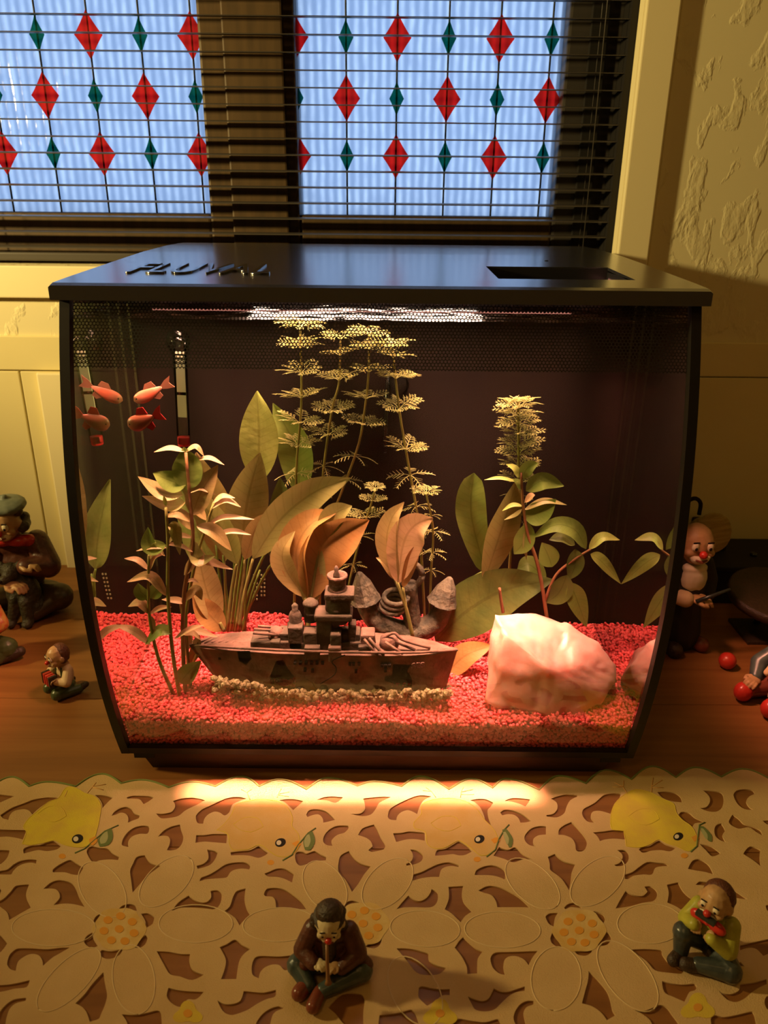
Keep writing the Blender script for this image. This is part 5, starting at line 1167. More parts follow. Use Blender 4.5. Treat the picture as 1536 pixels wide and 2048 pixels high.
def rubble():
    bm = bmesh.new(); r = random.Random(3)
    for i in range(420):
        x = r.uniform(428, 902); edge_ = abs(x - 665) / 240
        p = atY(x, r.uniform(1380 - (560 - x) * .22 if x < 560 else 1382, 1402 - 8 * edge_ ** 3 - (12 if x < 520 else 0)), YS - r.uniform(0.015, 0.027)); s = r.uniform(0.0016, 0.0036)
        bmesh.ops.create_icosphere(bm, subdivisions=1, radius=s, matrix=Matrix.Translation(p) @ Euler((r.random() * 6, r.random() * 6, 0)).to_matrix().to_4x4() @ Matrix.Diagonal((1, r.uniform(.6, 1), r.uniform(.6, 1.1), 1)))
    for x in range(440, 900, 12):
        p = atY(x, 1386, YS); bmesh.ops.create_icosphere(bm, subdivisions=1, radius=0.009, matrix=Matrix.Translation(p) @ Matrix.Diagonal((1, 1.7, 0.9, 1)))
    return bm
o = bm_obj('rubble_base', rubble(), m_rub); o['kind'] = 'stuff'; sch(o)
# ---- anchor ornament
m_anc = mat('mossy_grey_stone', (0.075, 0.065, 0.045), 0.85, 0.2, (0.17, 0.135, 0.085), 150, detail=6, bump=0.5, bscale=260)
YA = 0.577
an = empty('anchor_ornament', atY(818, 1290, YA)); tag(an, 'grey stone anchor ornament half hidden behind the shipwreck', 'ornament')
def Q(x, y, d=0): return atY(x, y, YA + d)
arm = spline([Q(724, 1165), Q(730, 1205), Q(758, 1245), Q(815, 1264), (Q(868, 1246)), Q(888, 1208), Q(893, 1172)], 30)
child(tube('arms', arm, [0.006 + 0.004 * math.sin(i / 29 * math.pi) for i in range(30)], m_anc, None, 12), an)
for (tip, b) in (((718, 1146), (732, 1200)), ((900, 1156), (884, 1204))):
    a_, b_ = Q(*tip), Q(*b); d = (a_ - b_); M_ = Matrix.Translation(b_) @ d.to_track_quat('Z', 'Y').to_matrix().to_4x4()
    child(lathe('fluke', [(.0135, 0), (.012, .003), (.0085, d.length * .6), (.0025, d.length), (.001, d.length * 1.04)], m_anc, None, 9, M_, False), an)
child(tube('shank', spline([Q(826, 1262), Q(822, 1215), Q(818, 1165)], 10), [.0085, .0085, .008, .0078, .0075, .0072, .007, .007, .007, .0065], m_anc, None, 10), an)
ring = [Q(818, 1150) + Vector((math.cos(t) * .011, 0, math.sin(t) * .011)) for t in np.linspace(0, 2 * math.pi, 21)]
child(tube('ring', ring, 0.0028, m_anc, None, 8), an)
for k in range(3):
    cc = Q(786 + k * 3, 1212 - k * 9, -.006); rp = [cc + Vector((math.cos(t) * .010, math.sin(t) * .006, math.sin(t) * .004)) for t in np.linspace(0, 2 * math.pi, 21)]
    child(tube('rope_coil', rp, 0.0022, m_anc, None, 7), an)
child(tube('base_stub', [Q(818, 1298), Q(816, 1258)], [.016, .010], m_anc, None, 10), an)
# ---- thermometer
m_tglass = glass_mat('thermometer_glass', (0.95, 0.97, 0.95), 1.45, 1.2)
m_paper = mat('paper_scale', (0.90, 0.84, 0.70), 0.8, 0.2)
m_tred = mat('red_weight', (0.65, 0.02, 0.03), 0.5, 0.3)
m_clear = glass_mat('clear_silicone', (0.86, 0.9, 0.88), 1.3, 1.6, 0.1)
YTm = 0.618
pb, pt_ = atY(368, 893, YTm), atY(358, 672, YTm); ax = pt_ - pb; Lt = ax.length; Mt = Matrix.Translation(pb) @ ax.to_track_quat('Z', 'Y').to_matrix().to_4x4()
th = empty('thermometer', pb); tag(th, 'glass stick thermometer with white scale and red bulb on back panel', 'thermometer')
def tch(o): return child(o, th)
tch(lathe('glass_tube', [(.001, 0), (.004, .001), (.0056, .004), (.0056, Lt - .004), (.004, Lt - .001), (.001, Lt)], m_tglass, None, 18, Mt))
tch(lathe('red_weight', [(.0046, .001), (.0050, .002), (.0050, .008), (.0046, .0085)], m_tred, None, 16, Mt))
def frac(y): return (893 - y) / (893 - 672) * Lt
def tb_(name, z0, z1, m, w_=.0036): 
    o = box(name, (-w_, -.0006, z0), (w_, .0006, z1), m); transform(o, Mt @ Matrix.Rotation(math.atan2(0, 1), 4, 'Z')); return tch(o)
# keep the strip facing the front: align local Y with world Y
zax = ax.normalized(); yax = Vector((0, 1, 0)); yax = (yax - zax * yax.dot(zax)).normalized(); xax = yax.cross(zax)
Mt = Matrix.Translation(pb) @ Matrix((xax, yax, zax)).transposed().to_4x4()
tb_('scale_strip', frac(832), frac(725), m_paper)
tb_('green_mark', frac(787), frac(781), mat('green_mark', (0.05, 0.16, 0.04), 0.7, 0.2), .0037)
for y in (722, 714, 706): tb_('scale_bar', frac(y), frac(y - 4), m_paper)
tch(lathe('suction_cup', [(.010, 0), (.0085, .002), (.004, .004), (.003, .008), (.0045, .0085), (.0045, .010)], m_clear, None, 16, Matrix.Translation(atY(356, 682, YB)) @ Matrix.Rotation(rad(90), 4, 'X')))
# ---- return nozzle with sucker
pn = atY(797, 768, YB)
nz = empty('clear_nozzle', pn); tag(nz, 'clear plastic sucker and thin rod behind the rightmost tall feathery stem', 'sucker')
child(lathe('suction_cup', [(.0088, 0), (.0078, .0025), (.004, .005), (.003, .010), (.001, .011)], m_clear, None, 18, Matrix.Translation(pn) @ Matrix.Rotation(rad(90), 4, 'X')), nz)
child(tube('rod', [atY(776, 740, YB - .004), atY(770, 905, YB - .004)], 0.0016, m_clear, None, 8), nz)
# intake grille in the back panel
m_grid = mat('painted_lit_intake_slots', (0.30, 0.32, 0.16), 0.6, 0.3)  # pale tone paints in light showing through the slots
for (x, k) in ((511, 7), (526, 6), (434, 7)):
    for i in range(k):
        for dx in (-3, 3):
            q = atY(x + dx, 1150 + i * 8, YB); ach(box('intake_slot', (q.x - .0007, YB - .0006, q.z - .0009), (q.x + .0007, YB + .0004, q.z + .0009), m_grid))
# ---- fish
def fish(name, head, tail, Y, hpx, mb, mf, label):
    a, b = atY(*head, Y), atY(*tail, Y); d = b - a; Lf = d.length; x = d.normalized(); y = Vector((0, 1, 0)); y = (y - x * y.dot(x)).normalized(); z = x.cross(y)
    if z.z < 0: z = -z
    M_ = Matrix.Translation(a) @ Matrix((x, y, z)).transposed().to_4x4()
    e = empty(name, (a + b) / 2); tag(e, label, 'fish', 'fish in the aquarium')
    H = size_at(hpx, a) / 2
    V, F = [], []; n, m_ = 18, 12
    prof = lambda t: max(0.06, math.sin(math.pi * min(1, t ** 0.62 * 0.97)) ** 0.8)
    for i in range(n + 1):
        t = i / n; r = H * prof(t) * (1 if t < .97 else .8)
        for j in range(m_):
            an_ = 2 * math.pi * j / m_; V.append((t * Lf * .74, r * .45 * math.cos(an_), r * math.sin(an_) - H * .1 * math.sin(math.pi * t)))
    for i in range(n):
        for j in range(m_): F.append((i * m_ + j, i * m_ + (j + 1) % m_, (i + 1) * m_ + (j + 1) % m_, (i + 1) * m_ + j))
    F += [tuple(reversed(range(m_))), tuple(n * m_ + j for j in range(m_))]
    child(transform(mesh_obj('body', V, F, mb, None, True), M_), e)
    def fin(nm, pts):
        k = len(pts); V = [(p[0] * Lf, s * .0003, p[1] * H) for s in (-1, 1) for p in pts]
        F = [tuple(range(k)), tuple(reversed(range(k, 2 * k)))] + [(i, k + i, k + (i + 1) % k, (i + 1) % k) for i in range(k)]
        child(transform(mesh_obj(nm, V, F, mf), M_), e)
    fin('tail_fin', [(.70, .18), (.86, .75), (1.02, 1.0), (.93, .1), (1.0, -.85), (.84, -.6), (.70, -.18)])
    fin('dorsal_fin', [(.30, .75), (.42, 1.55), (.58, 1.45), (.62, .55)]); fin('anal_fin', [(.40, -.75), (.55, -1.5), (.66, -1.2), (.64, -.45)])
    for s in (-1, 1):
        bm = bmesh.new(); add_ell(bm, (Lf * .10, s * H * .26, H * .12), (.0011, .0006, .0011), None, 8); child(transform(bm_obj('eye', bm, m_port), M_), e)
m_f1 = mat('fish_coral', (0.38, 0.09, 0.045), 0.35, 0.5, (0.34, 0.15, 0.09), 120); m_f1f = mat('fish_fin_peach', (0.28, 0.13, 0.075), 0.5, 0.3, trans=0.4)
m_f2 = mat('fish_dusky', (0.17, 0.065, 0.03), 0.4, 0.4, (0.26, 0.055, 0.03), 90); m_f2f = mat('fish_fin_red', (0.36, 0.02, 0.017), 0.5, 0.3, trans=0.3)
fish('fish', (268, 802), (344, 764), 0.600, 26, m_f1, m_f1f, 'slender coral fish, the upper of the two beside the thermometer')
fish('fish', (256, 852), (326, 826), 0.572, 34, m_f2, m_f2f, 'deep-bodied dusky fish with red tail, lower of the two')
# ================================================================ CLOWN FIGURINES (resin, centimetres in local space, facing -Y)
m_skin = mat('resin_skin', (0.50, 0.30, 0.14), 0.4, 0.4, (0.42, 0.24, 0.11), 250)
m_pale = mat('resin_pale_face', (0.62, 0.50, 0.30), 0.4, 0.4)
m_white = mat('resin_white', (0.75, 0.66, 0.48), 0.4, 0.4)
m_rd = mat('resin_red', (0.52, 0.03, 0.02), 0.3, 0.5)
m_dk = mat('resin_black_brown', (0.035, 0.022, 0.014), 0.45, 0.4, (0.06, 0.035, 0.02), 400, bump=0.3, bscale=700)
m_hair2 = mat('resin_chestnut', (0.14, 0.045, 0.022), 0.5, 0.35, (0.09, 0.03, 0.016), 500, bump=0.4, bscale=900)
m_coat = mat('resin_rust_coat', (0.115, 0.036, 0.019), 0.4, 0.45, (0.07, 0.022, 0.013), 180, bump=0.2, bscale=300)
m_teal = mat('resin_teal_grey', (0.07, 0.095, 0.085), 0.35, 0.5, (0.045, 0.06, 0.06), 200)
m_slate = mat('resin_slate', (0.055, 0.065, 0.062), 0.3, 0.5, (0.035, 0.042, 0.042), 200)
m_shoe = mat('resin_oxblood_shoe', (0.20, 0.05, 0.028), 0.25, 0.5)
m_lime = mat('resin_lime_shirt', (0.42, 0.40, 0.05), 0.4, 0.4, (0.34, 0.33, 0.04), 150)
m_cream = mat('resin_cream_shirt', (0.66, 0.48, 0.28), 0.45, 0.4)
m_green = mat('resin_bottle_green', (0.055, 0.075, 0.025), 0.35, 0.45)
m_hat = mat('resin_grey_green_hat', (0.16, 0.18, 0.14), 0.5, 0.35, (0.12, 0.14, 0.11), 200)
m_brn = mat('resin_brown_wood', (0.25, 0.12, 0.05), 0.4, 0.4)
def figure(name, loc, rz, label, s=1.0):
    e = empty(name, loc, rz); e.scale = (s, s, s); tag(e, label, 'figurine', 'clown figurines'); return e
def part(fig, name, prims, m, M=None, vox=0.0007, smooth=1):
    o = blob(name, prims, m, None, vox, smooth)
    if M is not None: o.data.transform(M)
    o.parent = fig; return o
def cmM(c, rot=(0, 0, 0), s=1.0): return Matrix.Translation(Vector(c) * 0.01) @ Euler([rad(a) for a in rot]).to_matrix().to_4x4() @ Matrix.Scale(s, 4)
def head(fig, c, rot=(0, 0, 0), s=1.0, skin=m_skin, hair=m_dk, style='curly', white=m_white, vox=0.0006, nose=m_rd):
    M = cmM(c, rot, s); hd = [fig]; P_ = lambda n, p, m, v=vox: part(hd[0], n, p, m, M, v)
    hd[0] = P_('head', [('e', (0, 0, 0.05), (.86, .95, 1.02)), ('e', (0, -.28, -.5), (.62, .62, .5)), ('e', (.88, .02, -.1), (.13, .24, .28)), ('e', (-.88, .02, -.1), (.13, .24, .28)), ('c', (0, .1, -.6), (0, .25, -1.35), .5, .55), ('e', (.5, -.62, -.22), (.27, .25, .22)), ('e', (-.5, -.62, -.22), (.27, .25, .22))], skin)
    P_('muzzle', [('e', (0, -.74, -.50), (.50, .26, .27)), ('e', (.36, -.68, -.38), (.22, .2, .16)), ('e', (-.36, -.68, -.38), (.22, .2, .16))], white, vox * .8)
    P_('mouth', [('c', (-.26, -.96, -.46), (0, -1.03, -.54), .06, .07), ('c', (0, -1.03, -.54), (.26, -.96, -.46), .07, .06)], m_shoe, vox * .45)
    P_('nose', [('e', (0, -1.04, -.12), (.22, .22, .21))], nose, vox * .6)
    for x in (-.36, .36):
        P_('eye_patch', [('e', (x, -.80, .20), (.20, .14, .27))], white, vox * .7)
        P_('eye', [('e', (x, -.93, .14), (.085, .05, .10))], m_port, vox * .4)
        P_('brow', [('c', (x - .14, -.84, .44), (x + .14, -.84, .46), .045, .045)], m_port, vox * .4)
    r = random.Random(int(c[0] * 10 + c[2] * 7))
    if style in ('curly', 'side'):
        pr = []
        for k in range(26 if style == 'curly' else 18):
            a = r.uniform(-0.25, math.pi + 0.25); z = r.uniform(-.75, .75 if style == 'curly' else .35); q = math.sqrt(max(.1, 1 - (z * .75) ** 2)) * 1.0
            pr.append(('e', (math.cos(a) * q * .95, abs(math.sin(a)) * q * .95 + (.1 if math.sin(a) >= 0 else -.1), z), (r.uniform(.26, .38),) * 3))
        P_('hair', pr, hair)
    elif style == 'back':
        P_('hair', [('e', (0, .40, .16), (.93, .80, .95)), ('e', (.62, .2, -.25), (.32, .42, .45)), ('e', (-.62, .2, -.25), (.32, .42, .45)), ('e', (0, .62, -.45), (.62, .4, .4))], hair)
    return M
def hand(fig, c, rot, s=1.0, skin=m_skin, mirror=1):
    pr = [('e', (0, -.30, 0), (.36, .42, .17))]
    for i, (x, L) in enumerate(((-.27, .36), (-.09, .44), (.09, .42), (.27, .32))):
        x *= mirror; pr.append(('p', [((x, -.62, .02), .105), ((x * 1.1, -.62 - L * .6, -.05), .10), ((x * 1.1, -.66 - L * .8, -.05 - L * .55), .085)]))
    pr.append(('p', [((-.30 * mirror, -.20, 0), .12), ((-.50 * mirror, -.42, -.08), .105), ((-.46 * mirror, -.66, -.18), .09)]))
    part(fig, 'hand', pr, skin, cmM(c, rot, s), 0.00055 if s > .9 else 0.0007, 1)
# ---- flute player, centre front
p = atZ(662, 1952)
f = figure('clown_figurine', (p.x, p.y, ZC), rad(-4), 'seated clown in dark rust coat playing a pipe, on tablecloth at centre front', 0.93)
part(f, 'trousers', [('c', (-.6, .5, .8), (-2.1, -.2, .95), .85, .72), ('c', (-2.1, -.2, .95), (-1.25, -1.25, .6), .68, .48), ('c', (.6, .5, .8), (2.0, -.2, .9), .85, .75), ('c', (2.0, -.2, .9), (-.3, -1.5, .55), .70, .46), ('e', (0, .5, .75), (1.1, .9, .75))], m_teal)
part(f, 'shoe', [('c', (-1.4, -1.2, .55), (-1.75, -1.75, .5), .48, .5), ('e', (-1.3, -1.05, .5), (.42, .4, .4))], m_shoe)
part(f, 'shoe', [('c', (-.5, -1.6, .5), (-.75, -2.5, .48), .42, .46), ('e', (-.45, -1.5, .5), (.4, .4, .4))], m_shoe)
part(f, 'coat', [('e', (0, .55, 2.2), (1.35, 1.05, 1.75)), ('e', (0, .5, 3.3), (1.35, .85, .75)), ('p', [((-1.15, .45, 3.5), .62), ((-1.75, -.15, 2.3), .60), ((-.95, -.95, 2.2), .45)]), ('p', [((1.15, .45, 3.5), .62), ((1.75, -.1, 2.3), .62), ((.85, -.95, 2.0), .45)]),
     ('c', (1.2, .3, 1.6), (2.25, .0, 1.15), .75, .5), ('c', (-1.2, .1, 1.7), (-1.55, -.5, 1.45), .6, .4), ('e', (0, .9, 1.2), (1.5, .8, 1.0))], m_coat)
part(f, 'shirt', [('c', (0, -.45, 2.4), (0, -.35, 3.6), .42, .45)], m_dk)
head(f, (0, -.15, 4.75), (14, 0, 4), .98, m_pale, m_dk, 'side')
part(f, 'hat', [('e', (0, .05, 5.45), (.86, .86, .72)), ('e', (0, -.02, 5.25), (1.05, 1.08, .18), (.35, 0, 0))], m_dk)
hand(f, (-.75, -.85, 2.35), (-8, 0, 50), .8, m_pale); hand(f, (.62, -.9, 2.25), (-8, 0, -48), .8, m_skin, -1)
o = tube('pipe', [(-.000, -.0125, .0425), (.0006, -.0165, .0330), (.0012, -.0195, .0250), (.0015, -.0205, .0222), (.0017, -.0210, .0205)], [.0010, .0011, .0012, .0016, .0024], m_brn, f, 10)
# ---- harmonica player, right front
p = atZ(1408, 1912)
f = figure('clown_figurine', (p.x, p.y, ZC), rad(-48), 'bald clown in lime shirt and red bow playing a harmonica, right front', 0.92)
part(f, 'trousers', [('c', (-.5, .4, .8), (-1.15, -1.3, 2.1), .80, .70), ('c', (-1.15, -1.3, 2.1), (-1.0, -1.45, .6), .66, .5), ('c', (.55, .4, .8), (1.9, -.6, .85), .85, .78), ('c', (1.9, -.6, .85), (.25, -1.5, .6), .74, .5), ('e', (0, .55, .8), (1.15, .95, .8))], m_slate)
part(f, 'shoe', [('c', (-1.0, -1.6, .45), (-1.05, -2.3, .42), .44, .42)], m_dk); part(f, 'shoe', [('c', (.15, -1.6, .5), (-.35, -2.0, .48), .46, .46)], m_dk)
part(f, 'waistcoat', [('e', (0, .45, 2.2), (1.12, .9, 1.6)), ('e', (0, .4, 3.2), (1.15, .75, .6))], m_slate)
part(f, 'shirt', [('p', [((-1.1, .35, 3.4), .55), ((-1.45, -.55, 2.5), .52), ((-.65, -1.2, 3.2), .42)]), ('p', [((1.1, .35, 3.4), .58), ((1.5, -.5, 2.2), .58), ((.6, -1.2, 3.0), .42)]), ('c', (0, -.15, 2.6), (0, -.1, 3.5), .7, .7)], m_lime)
part(f, 'bow_tie', [('e', (-.62, -.75, 3.62), (.6, .3, .46)), ('e', (.62, -.75, 3.62), (.6, .3, .46)), ('e', (0, -.85, 3.62), (.2, .2, .2))], m_rd)
head(f, (0, -.1, 4.95), (4, 0, 0), 1.12, m_skin, m_hair2, 'back')
hand(f, (-.5, -1.05, 3.5), (60, 0, 20), .85); hand(f, (.5, -1.05, 3.4), (60, 0, -20), .85, m_skin, -1)
o = box('harmonica', (-.0065, -.0150, .0425), (.0065, -.0110, .0458), mat('dark_metal', (0.05, 0.06, 0.055), 0.3, 0.5, metal=0.6), f, 0.0008)
# ---- accordion player, left on the bare wood
p = atZ(128, 1386)
f = figure('clown_figurine', (p.x, p.y, 0), rad(-42), 'small bald clown in cream shirt with red accordion, on bare wood left of aquarium', 0.86)
part(f, 'trousers', [('c', (-.6, .3, .9), (-.9, -1.1, .8), .75, .65), ('c', (-.9, -1.1, .75), (-.95, .9, .5), .55, .45), ('c', (.6, .3, .9), (.9, -1.1, .8), .78, .68), ('c', (.9, -1.1, .75), (1.2, 1.2, .55), .62, .5), ('e', (0, .5, .9), (1.15, .9, .8))], m_green)
part(f, 'shoe', [('c', (1.2, 1.3, .55), (1.35, 1.95, .8), .42, .34)], m_dk); part(f, 'shoe', [('c', (-.95, 1.0, .5), (-1.0, 1.6, .6), .42, .34)], m_dk)
part(f, 'shirt', [('e', (0, .5, 2.3), (1.1, .85, 1.3)), ('e', (0, .45, 3.1), (1.15, .7, .6)), ('p', [((-1.1, .4, 3.3), .52), ((-1.55, -.3, 2.3), .52), ((-.85, -.9, 2.4), .40)]), ('p', [((1.1, .4, 3.3), .52), ((1.6, -.2, 2.2), .55), ((.9, -.9, 2.3), .40)])], m_cream)
part(f, 'braces', [('c', (-.7, -.25, 1.7), (-.55, -.1, 3.4), .13, .13), ('c', (.7, -.25, 1.7), (.55, -.1, 3.4), .13, .13)], m_green, None, .0005)
a_ = empty('x') if False else None
for i in range(5): box('accordion_fold', (-.006 + i * .0024, -.0165 - .0006 * (i % 2), .0185), (-.0037 + i * .0024, -.0085, .0305 + .0006 * (i % 2)), m_rd, f, 0.0004)
box('accordion_end', (-.0088, -.017, .018), (-.006, -.008, .031), m_dk, f, 0.0006); box('accordion_end', (.006, -.017, .018), (.0088, -.008, .031), m_dk, f, 0.0006)
head(f, (0, -.05, 4.75), (10, 0, 0), 1.15, m_skin, m_hair2, 'back')
hand(f, (-.95, -.8, 2.45), (0, 60, 10), .75); hand(f, (.95, -.8, 2.45), (0, -60, -10), .75, m_skin, -1)
# ---- large clown with dog, left
p = atZ(52, 1222)
f = figure('clown_figurine', (p.x, p.y, 0), rad(4), 'large clown in grey cap and rust coat hugging a dark dog, at left edge', 1.62)
part(f, 'trousers', [('c', (-.6, .4, .9), (-2.3, -.6, 1.1), .9, .8), ('c', (-2.3, -.6, 1.1), (-1.4, -1.7, .6), .7, .5), ('c', (.6, .4, .9), (2.5, -.2, 1.2), 1.0, .95), ('e', (.9, .6, 1.0), (1.9, 1.2, 1.0)), ('c', (2.5, -.2, 1.2), (1.2, -1.5, .6), .75, .5)], mat('resin_dark_trousers', (0.07, 0.04, 0.018), 0.4, 0.4, (0.045, 0.026, 0.012), 200), None, .001)
part(f, 'coat', [('e', (.1, .5, 3.2), (1.6, 1.15, 2.0)), ('e', (0, .45, 4.9), (1.6, .9, .9)), ('p', [((-1.4, .4, 5.1), .75), ((-2.1, -.3, 3.6), .78), ((-.9, -1.2, 3.3), .55)]), ('p', [((1.4, .4, 5.1), .8), ((2.15, -.3, 3.6), .85), ((1.05, -1.25, 4.0), .58)])], m_coat, None, .001)
part(f, 'neckerchief', [('e', (-.5, -.5, 5.5), (.7, .4, .35)), ('e', (.5, -.5, 5.5), (.7, .4, .35)), ('c', (-1.2, -.1, 5.4), (1.2, -.1, 5.4), .42, .42)], m_rd, None, .0008)
head(f, (-.1, -.25, 6.75), (12, 0, -6), 1.12, m_skin, m_dk, 'curly', vox=.0008)
part(f, 'cap', [('e', (-.1, .1, 7.85), (1.35, 1.3, .50), (.15, 0, 0)), ('e', (-.1, .05, 7.55), (1.08, 1.05, .3)), ('e', (-.1, .1, 8.4), (.26, .26, .2))], m_hat, None, .0009)
hand(f, (.62, -1.25, 4.15), (0, 0, 95), 1.35); hand(f, (-.1, -1.75, 3.0), (0, 10, 70), 1.35, m_skin)
part(f, 'dog', [('e', (.55, -1.05, 1.9), (1.15, .95, 1.6)), ('e', (.1, -1.35, 3.7), (.62, .65, .65)), ('c', (.1, -1.7, 3.6), (-.15, -2.15, 3.45), .36, .3), ('e', (-.45, -1.3, 3.95), (.2, .25, .5)), ('e', (.65, -1.25, 3.95), (.2, .25, .5)), ('c', (.2, -1.8, 1.9), (-.1, -2.0, .4), .38, .34), ('c', (.9, -1.85, 1.7), (.95, -2.0, .4), .42, .38), ('e', (-.15, -2.25, .28), (.36, .45, .26)), ('e', (.95, -2.25, .28), (.4, .5, .28)), ('e', (1.2, -.9, .9), (.85, .95, .85))], mat('resin_dark_dog', (0.05, 0.04, 0.019), 0.5, 0.35, (0.03, 0.024, 0.012), 350, bump=0.5, bscale=500), None, .001)
part(f, 'dog_nose', [('e', (-.2, -2.42, 3.5), (.13, .12, .11))], m_port, None, .0005)
# ---- crouching clown cut by the left edge
p = atZ(-30, 1318)
f = figure('clown_figurine', (p.x, p.y, 0), rad(12), 'crouching clown with patterned red sleeve and dark shoe, cut off at left edge', 1.25)
part(f, 'trousers', [('c', (-.6, .4, .9), (-1.6, -.9, .9), .9, .8), ('c', (.6, .4, .9), (1.9, -.5, 1.1), .95, .9), ('c', (1.9, -.5, 1.1), (1.3, -1.1, .6), .8, .55), ('e', (0, .5, .9), (1.4, 1.1, .9))], m_green)
part(f, 'shoe', [('c', (1.6, -.9, .5), (2.9, -.6, .75), .5, .42)], m_dk); part(f, 'shoe', [('c', (-1.2, -1.2, .5), (-2.2, -1.5, .55), .5, .45)], m_dk)
part(f, 'coat', [('e', (0, .4, 2.7), (1.35, 1.0, 1.7)), ('e', (0, .4, 4.0), (1.4, .85, .8)), ('p', [((1.2, .3, 4.3), .65), ((1.75, -.3, 3.2), .65), ((1.0, -1.0, 2.8), .48)]), ('p', [((-1.2, .3, 4.3), .65), ((-1.75, -.3, 3.2), .65), ((-1.0, -1.0, 2.8), .48)])], mat('resin_patterned_red', (0.40, 0.06, 0.02), 0.4, 0.4, (0.45, 0.26, 0.06), 260))
part(f, 'waistcoat', [('c', (.1, -.5, 1.9), (.1, -.4, 3.6), .6, .6)], m_brn)
head(f, (0, -.2, 5.6), (6, 0, 0), 1.05, m_skin, m_hair2, 'curly'); hand(f, (.9, -1.1, 2.7), (0, 20, -60), 1.0, m_skin, -1); hand(f, (-.9, -1.1, 2.7), (0, -20, 60), 1.0)
# ---- tall puppet clown, right of the tank
p = atZ(1352, 1292)
f = figure('clown_figurine', (p.x, p.y, 0), rad(12), 'tall standing clown puppet with straw hat and baton, right behind aquarium edge', 1.72)
part(f, 'coat', [('e', (0, .2, 5.1), (1.25, .8, 1.0)), ('c', (0, .2, 4.8), (0, .3, 2.2), 1.15, 1.2), ('c', (0, .3, 2.4), (.1, .3, .9), 1.25, 1.35), ('p', [((-1.1, .2, 5.5), .5), ((-1.35, -.2, 4.3), .5), ((-.95, -.9, 3.9), .4)]), ('p', [((1.1, .2, 5.5), .5), ((1.5, .1, 4.4), .5), ((1.3, -.3, 3.6), .42)])], mat('resin_near_black_coat', (0.022, 0.018, 0.012), 0.6, 0.3), None, .001)
part(f, 'trousers', [('c', (-.5, .3, 1.0), (-.6, .1, .35), .62, .55), ('c', (.55, .3, 1.0), (.75, .1, .35), .62, .55)], m_dk, None, .0009)
part(f, 'shoe', [('c', (-.6, 0, .4), (-.75, -1.0, .38), .42, .5)], m_dk, None, .0008); part(f, 'shoe', [('c', (.8, .1, .42), (1.15, -.75, .42), .42, .48)], m_shoe, None, .0008)
part(f, 'shirt_front', [('e', (0, -.52, 4.85), (.85, .5, 1.0)), ('e', (0, -.45, 5.55), (.8, .5, .32))], m_white, None, .0008)
part(f, 'cuff', [('c', (-.95, -.95, 3.95), (-.72, -1.1, 3.9), .48, .5)], m_cream, None, .0008)
head(f, (0, -.15, 6.95), (4, 0, -10), 1.14, m_skin, m_brn, 'bald', vox=.0008)
part(f, 'straw_hat', [('e', (1.5, .55, 7.15), (1.55, .22, 1.25), (0, .7, .1)), ('e', (1.0, .85, 7.3), (.9, .6, .8))], mat('straw', (0.42, 0.32, 0.10), 0.7, 0.2, (0.30, 0.22, 0.06), 60, stretch=(1, 1, 8), bump=0.4, bscale=300), None, .0009)
hand(f, (-.45, -1.15, 3.9), (0, 0, 80), 1.25, m_skin)
tube('baton', [(-.004, -.0165, .0400), (.0150, -.0185, .0470)], [.0012, .0009], mat('dark_metal', (0.05, 0.06, 0.055), 0.3, 0.5), f, 8)
tube('hanging_hook', spline([(-.004, .008, .080), (-.004, .008, .090), (.001, .008, .0935), (.0055, .008, .090), (.0058, .008, .083)], 14), .0012, m_port, f, 7)
# ---- reclining teal clown, right edge
p = atZ(1556, 1400)
f = figure('clown_figurine', (p.x, p.y, 0), rad(-60), 'reclining clown in teal coat with red ball shoes, cut off at right edge', 1.35)
part(f, 'coat', [('e', (0, .6, 1.9), (1.4, 1.1, 1.3)), ('e', (0, .9, 2.9), (1.3, .85, .8)), ('p', [((-1.2, .7, 3.1), .6), ((-1.7, -.3, 2.2), .6), ((-1.2, -1.2, 1.6), .45)]), ('p', [((1.2, .7, 3.1), .6), ((1.7, -.2, 2.1), .6), ((1.0, -1.1, 1.7), .45)])], m_teal, None, .001)
part(f, 'trousers', [('c', (-.6, .3, .9), (-1.1, -1.6, .9), .8, .65), ('c', (.6, .3, .9), (.9, -1.7, .9), .8, .65), ('e', (0, .5, .9), (1.3, 1.0, .85))], m_shoe, None, .001)
part(f, 'shoe', [('e', (-1.2, -2.3, .75), (.62, .7, .7))], m_rd, None, .0008); part(f, 'shoe', [('e', (.95, -2.4, .75), (.62, .7, .7))], m_rd, None, .0008)
head(f, (0, .6, 4.5), (6, 0, 0), 1.05, m_skin, m_hair2, 'curly'); hand(f, (-1.05, -1.25, 1.6), (0, 20, 10), 1.1); hand(f, (.9, -1.2, 1.7), (0, -20, -10), 1.1, m_skin, -1)
part(f, 'scarf', [('c', (-.7, -.3, 3.3), (.7, -.3, 3.3), .35, .35), ('c', (-.3, -.5, 3.2), (-.6, -1.0, 2.2), .3, .25)], m_cream, None, .0008)
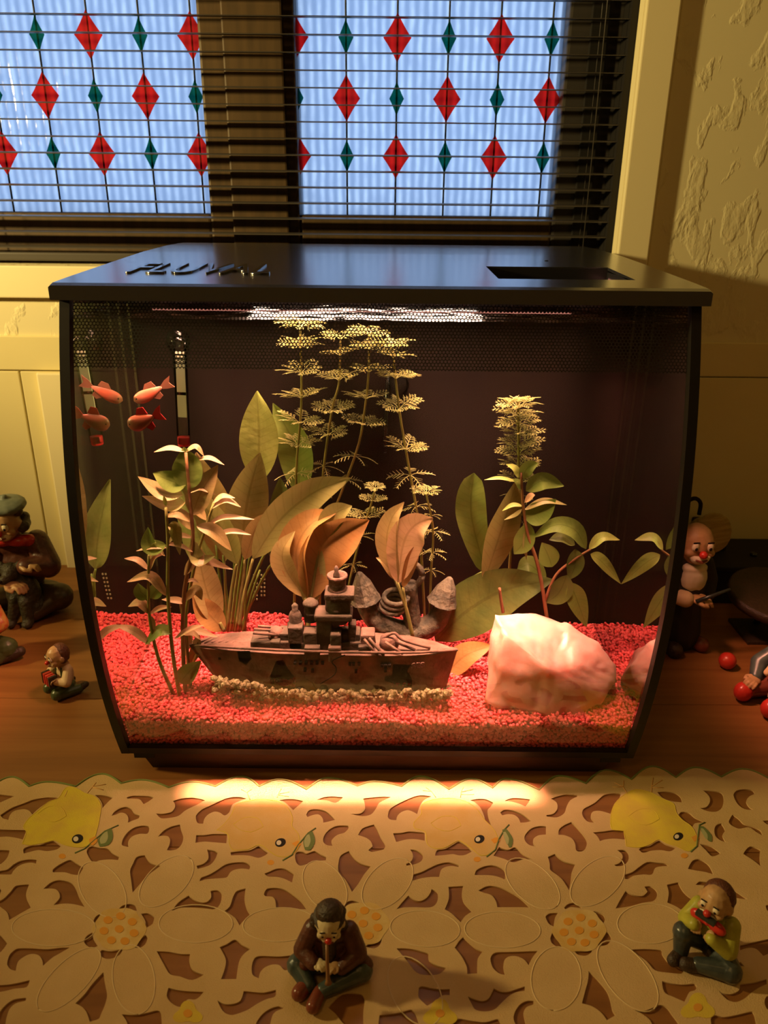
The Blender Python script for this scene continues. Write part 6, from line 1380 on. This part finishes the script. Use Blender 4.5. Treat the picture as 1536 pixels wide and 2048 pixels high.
# ---- red ball, dark box and round plaque on the right
p = atZ(1452, 1336)
bm = bmesh.new(); add_ell(bm, (p.x, p.y, .0085), (.0085,) * 3, None, 24)
rb = bm_obj('red_ball', bm, m_rd, None, True); tag(rb, 'small glossy red ball on the wood beside the puppet clown', 'ball')
bx = empty('black_box', (0.46, 0.83, 0)); tag(bx, 'low black box against the wall behind the puppet clown', 'box')
q0, q1 = atY(1405, 1100, .80), atY(1475, 1100, .80)
child(box('box_body', (q0.x, .79, 0.0), (q0.x + .20, .868, .040), m_black, bevel=.002), bx)
child(box('box_lid', (q0.x - .002, .788, .040), (q0.x + .202, .870, .048), m_black, bevel=.002), bx)
child(box('box_tower', (q0.x + .01, .83, .048), (q0.x + .042, .868, .078), m_black, bevel=.003), bx)
for i in range(3): child(lathe('knob', [(.004, 0), (.004, .003), (.002, .004)], mat('dark_metal', (0.05, 0.06, 0.055), 0.3, 0.5), None, 12, Matrix.Translation((q0.x + .07 + i * .035, .82, .048))), bx)
pq = atY(1545, 1190, .70)
pqr = empty('round_plaque', (pq.x, .70, 0)); tag(pqr, 'round dark brown plaque with small pale marks standing at right edge', 'plaque')
Mq = Matrix.Translation((pq.x + .012, .715, .052)) @ Matrix.Rotation(rad(-52), 4, 'X')
Mq = Matrix.Translation((pq.x + .012, .715, .050)) @ Matrix.Rotation(rad(9), 4, 'X')
child(lathe('disc', [(.044, -.004), (.046, -.002), (.046, .002), (.043, .004), (.001, .0035)], mat('plaque_brown', (0.20, 0.10, 0.04), 0.45, 0.4, (0.14, 0.07, 0.03), 60), None, 40, Mq), pqr)
child(lathe('rim', [(.0465, -.005), (.0475, 0), (.0465, .005), (.0445, .005)], m_dk, None, 40, Mq), pqr)
for i in range(8):
    a = i * math.pi / 4; o = box('mark', (-.004, -.0012, .0036), (.004, .0012, .0046), m_white); transform(o, Mq @ Matrix.Rotation(a, 4, 'Z') @ Matrix.Translation((.031, 0, 0))); child(o, pqr)
child(tube('stand', [(pq.x + .012, .74, .0015), (pq.x + .012, .728, .045)], .004, m_dk, None, 8), pqr)
child(box('stand_foot', (pq.x - .015, .70, 0), (pq.x + .04, .75, .004), m_dk, bevel=.001), pqr)
bpy.context.view_layer.update()
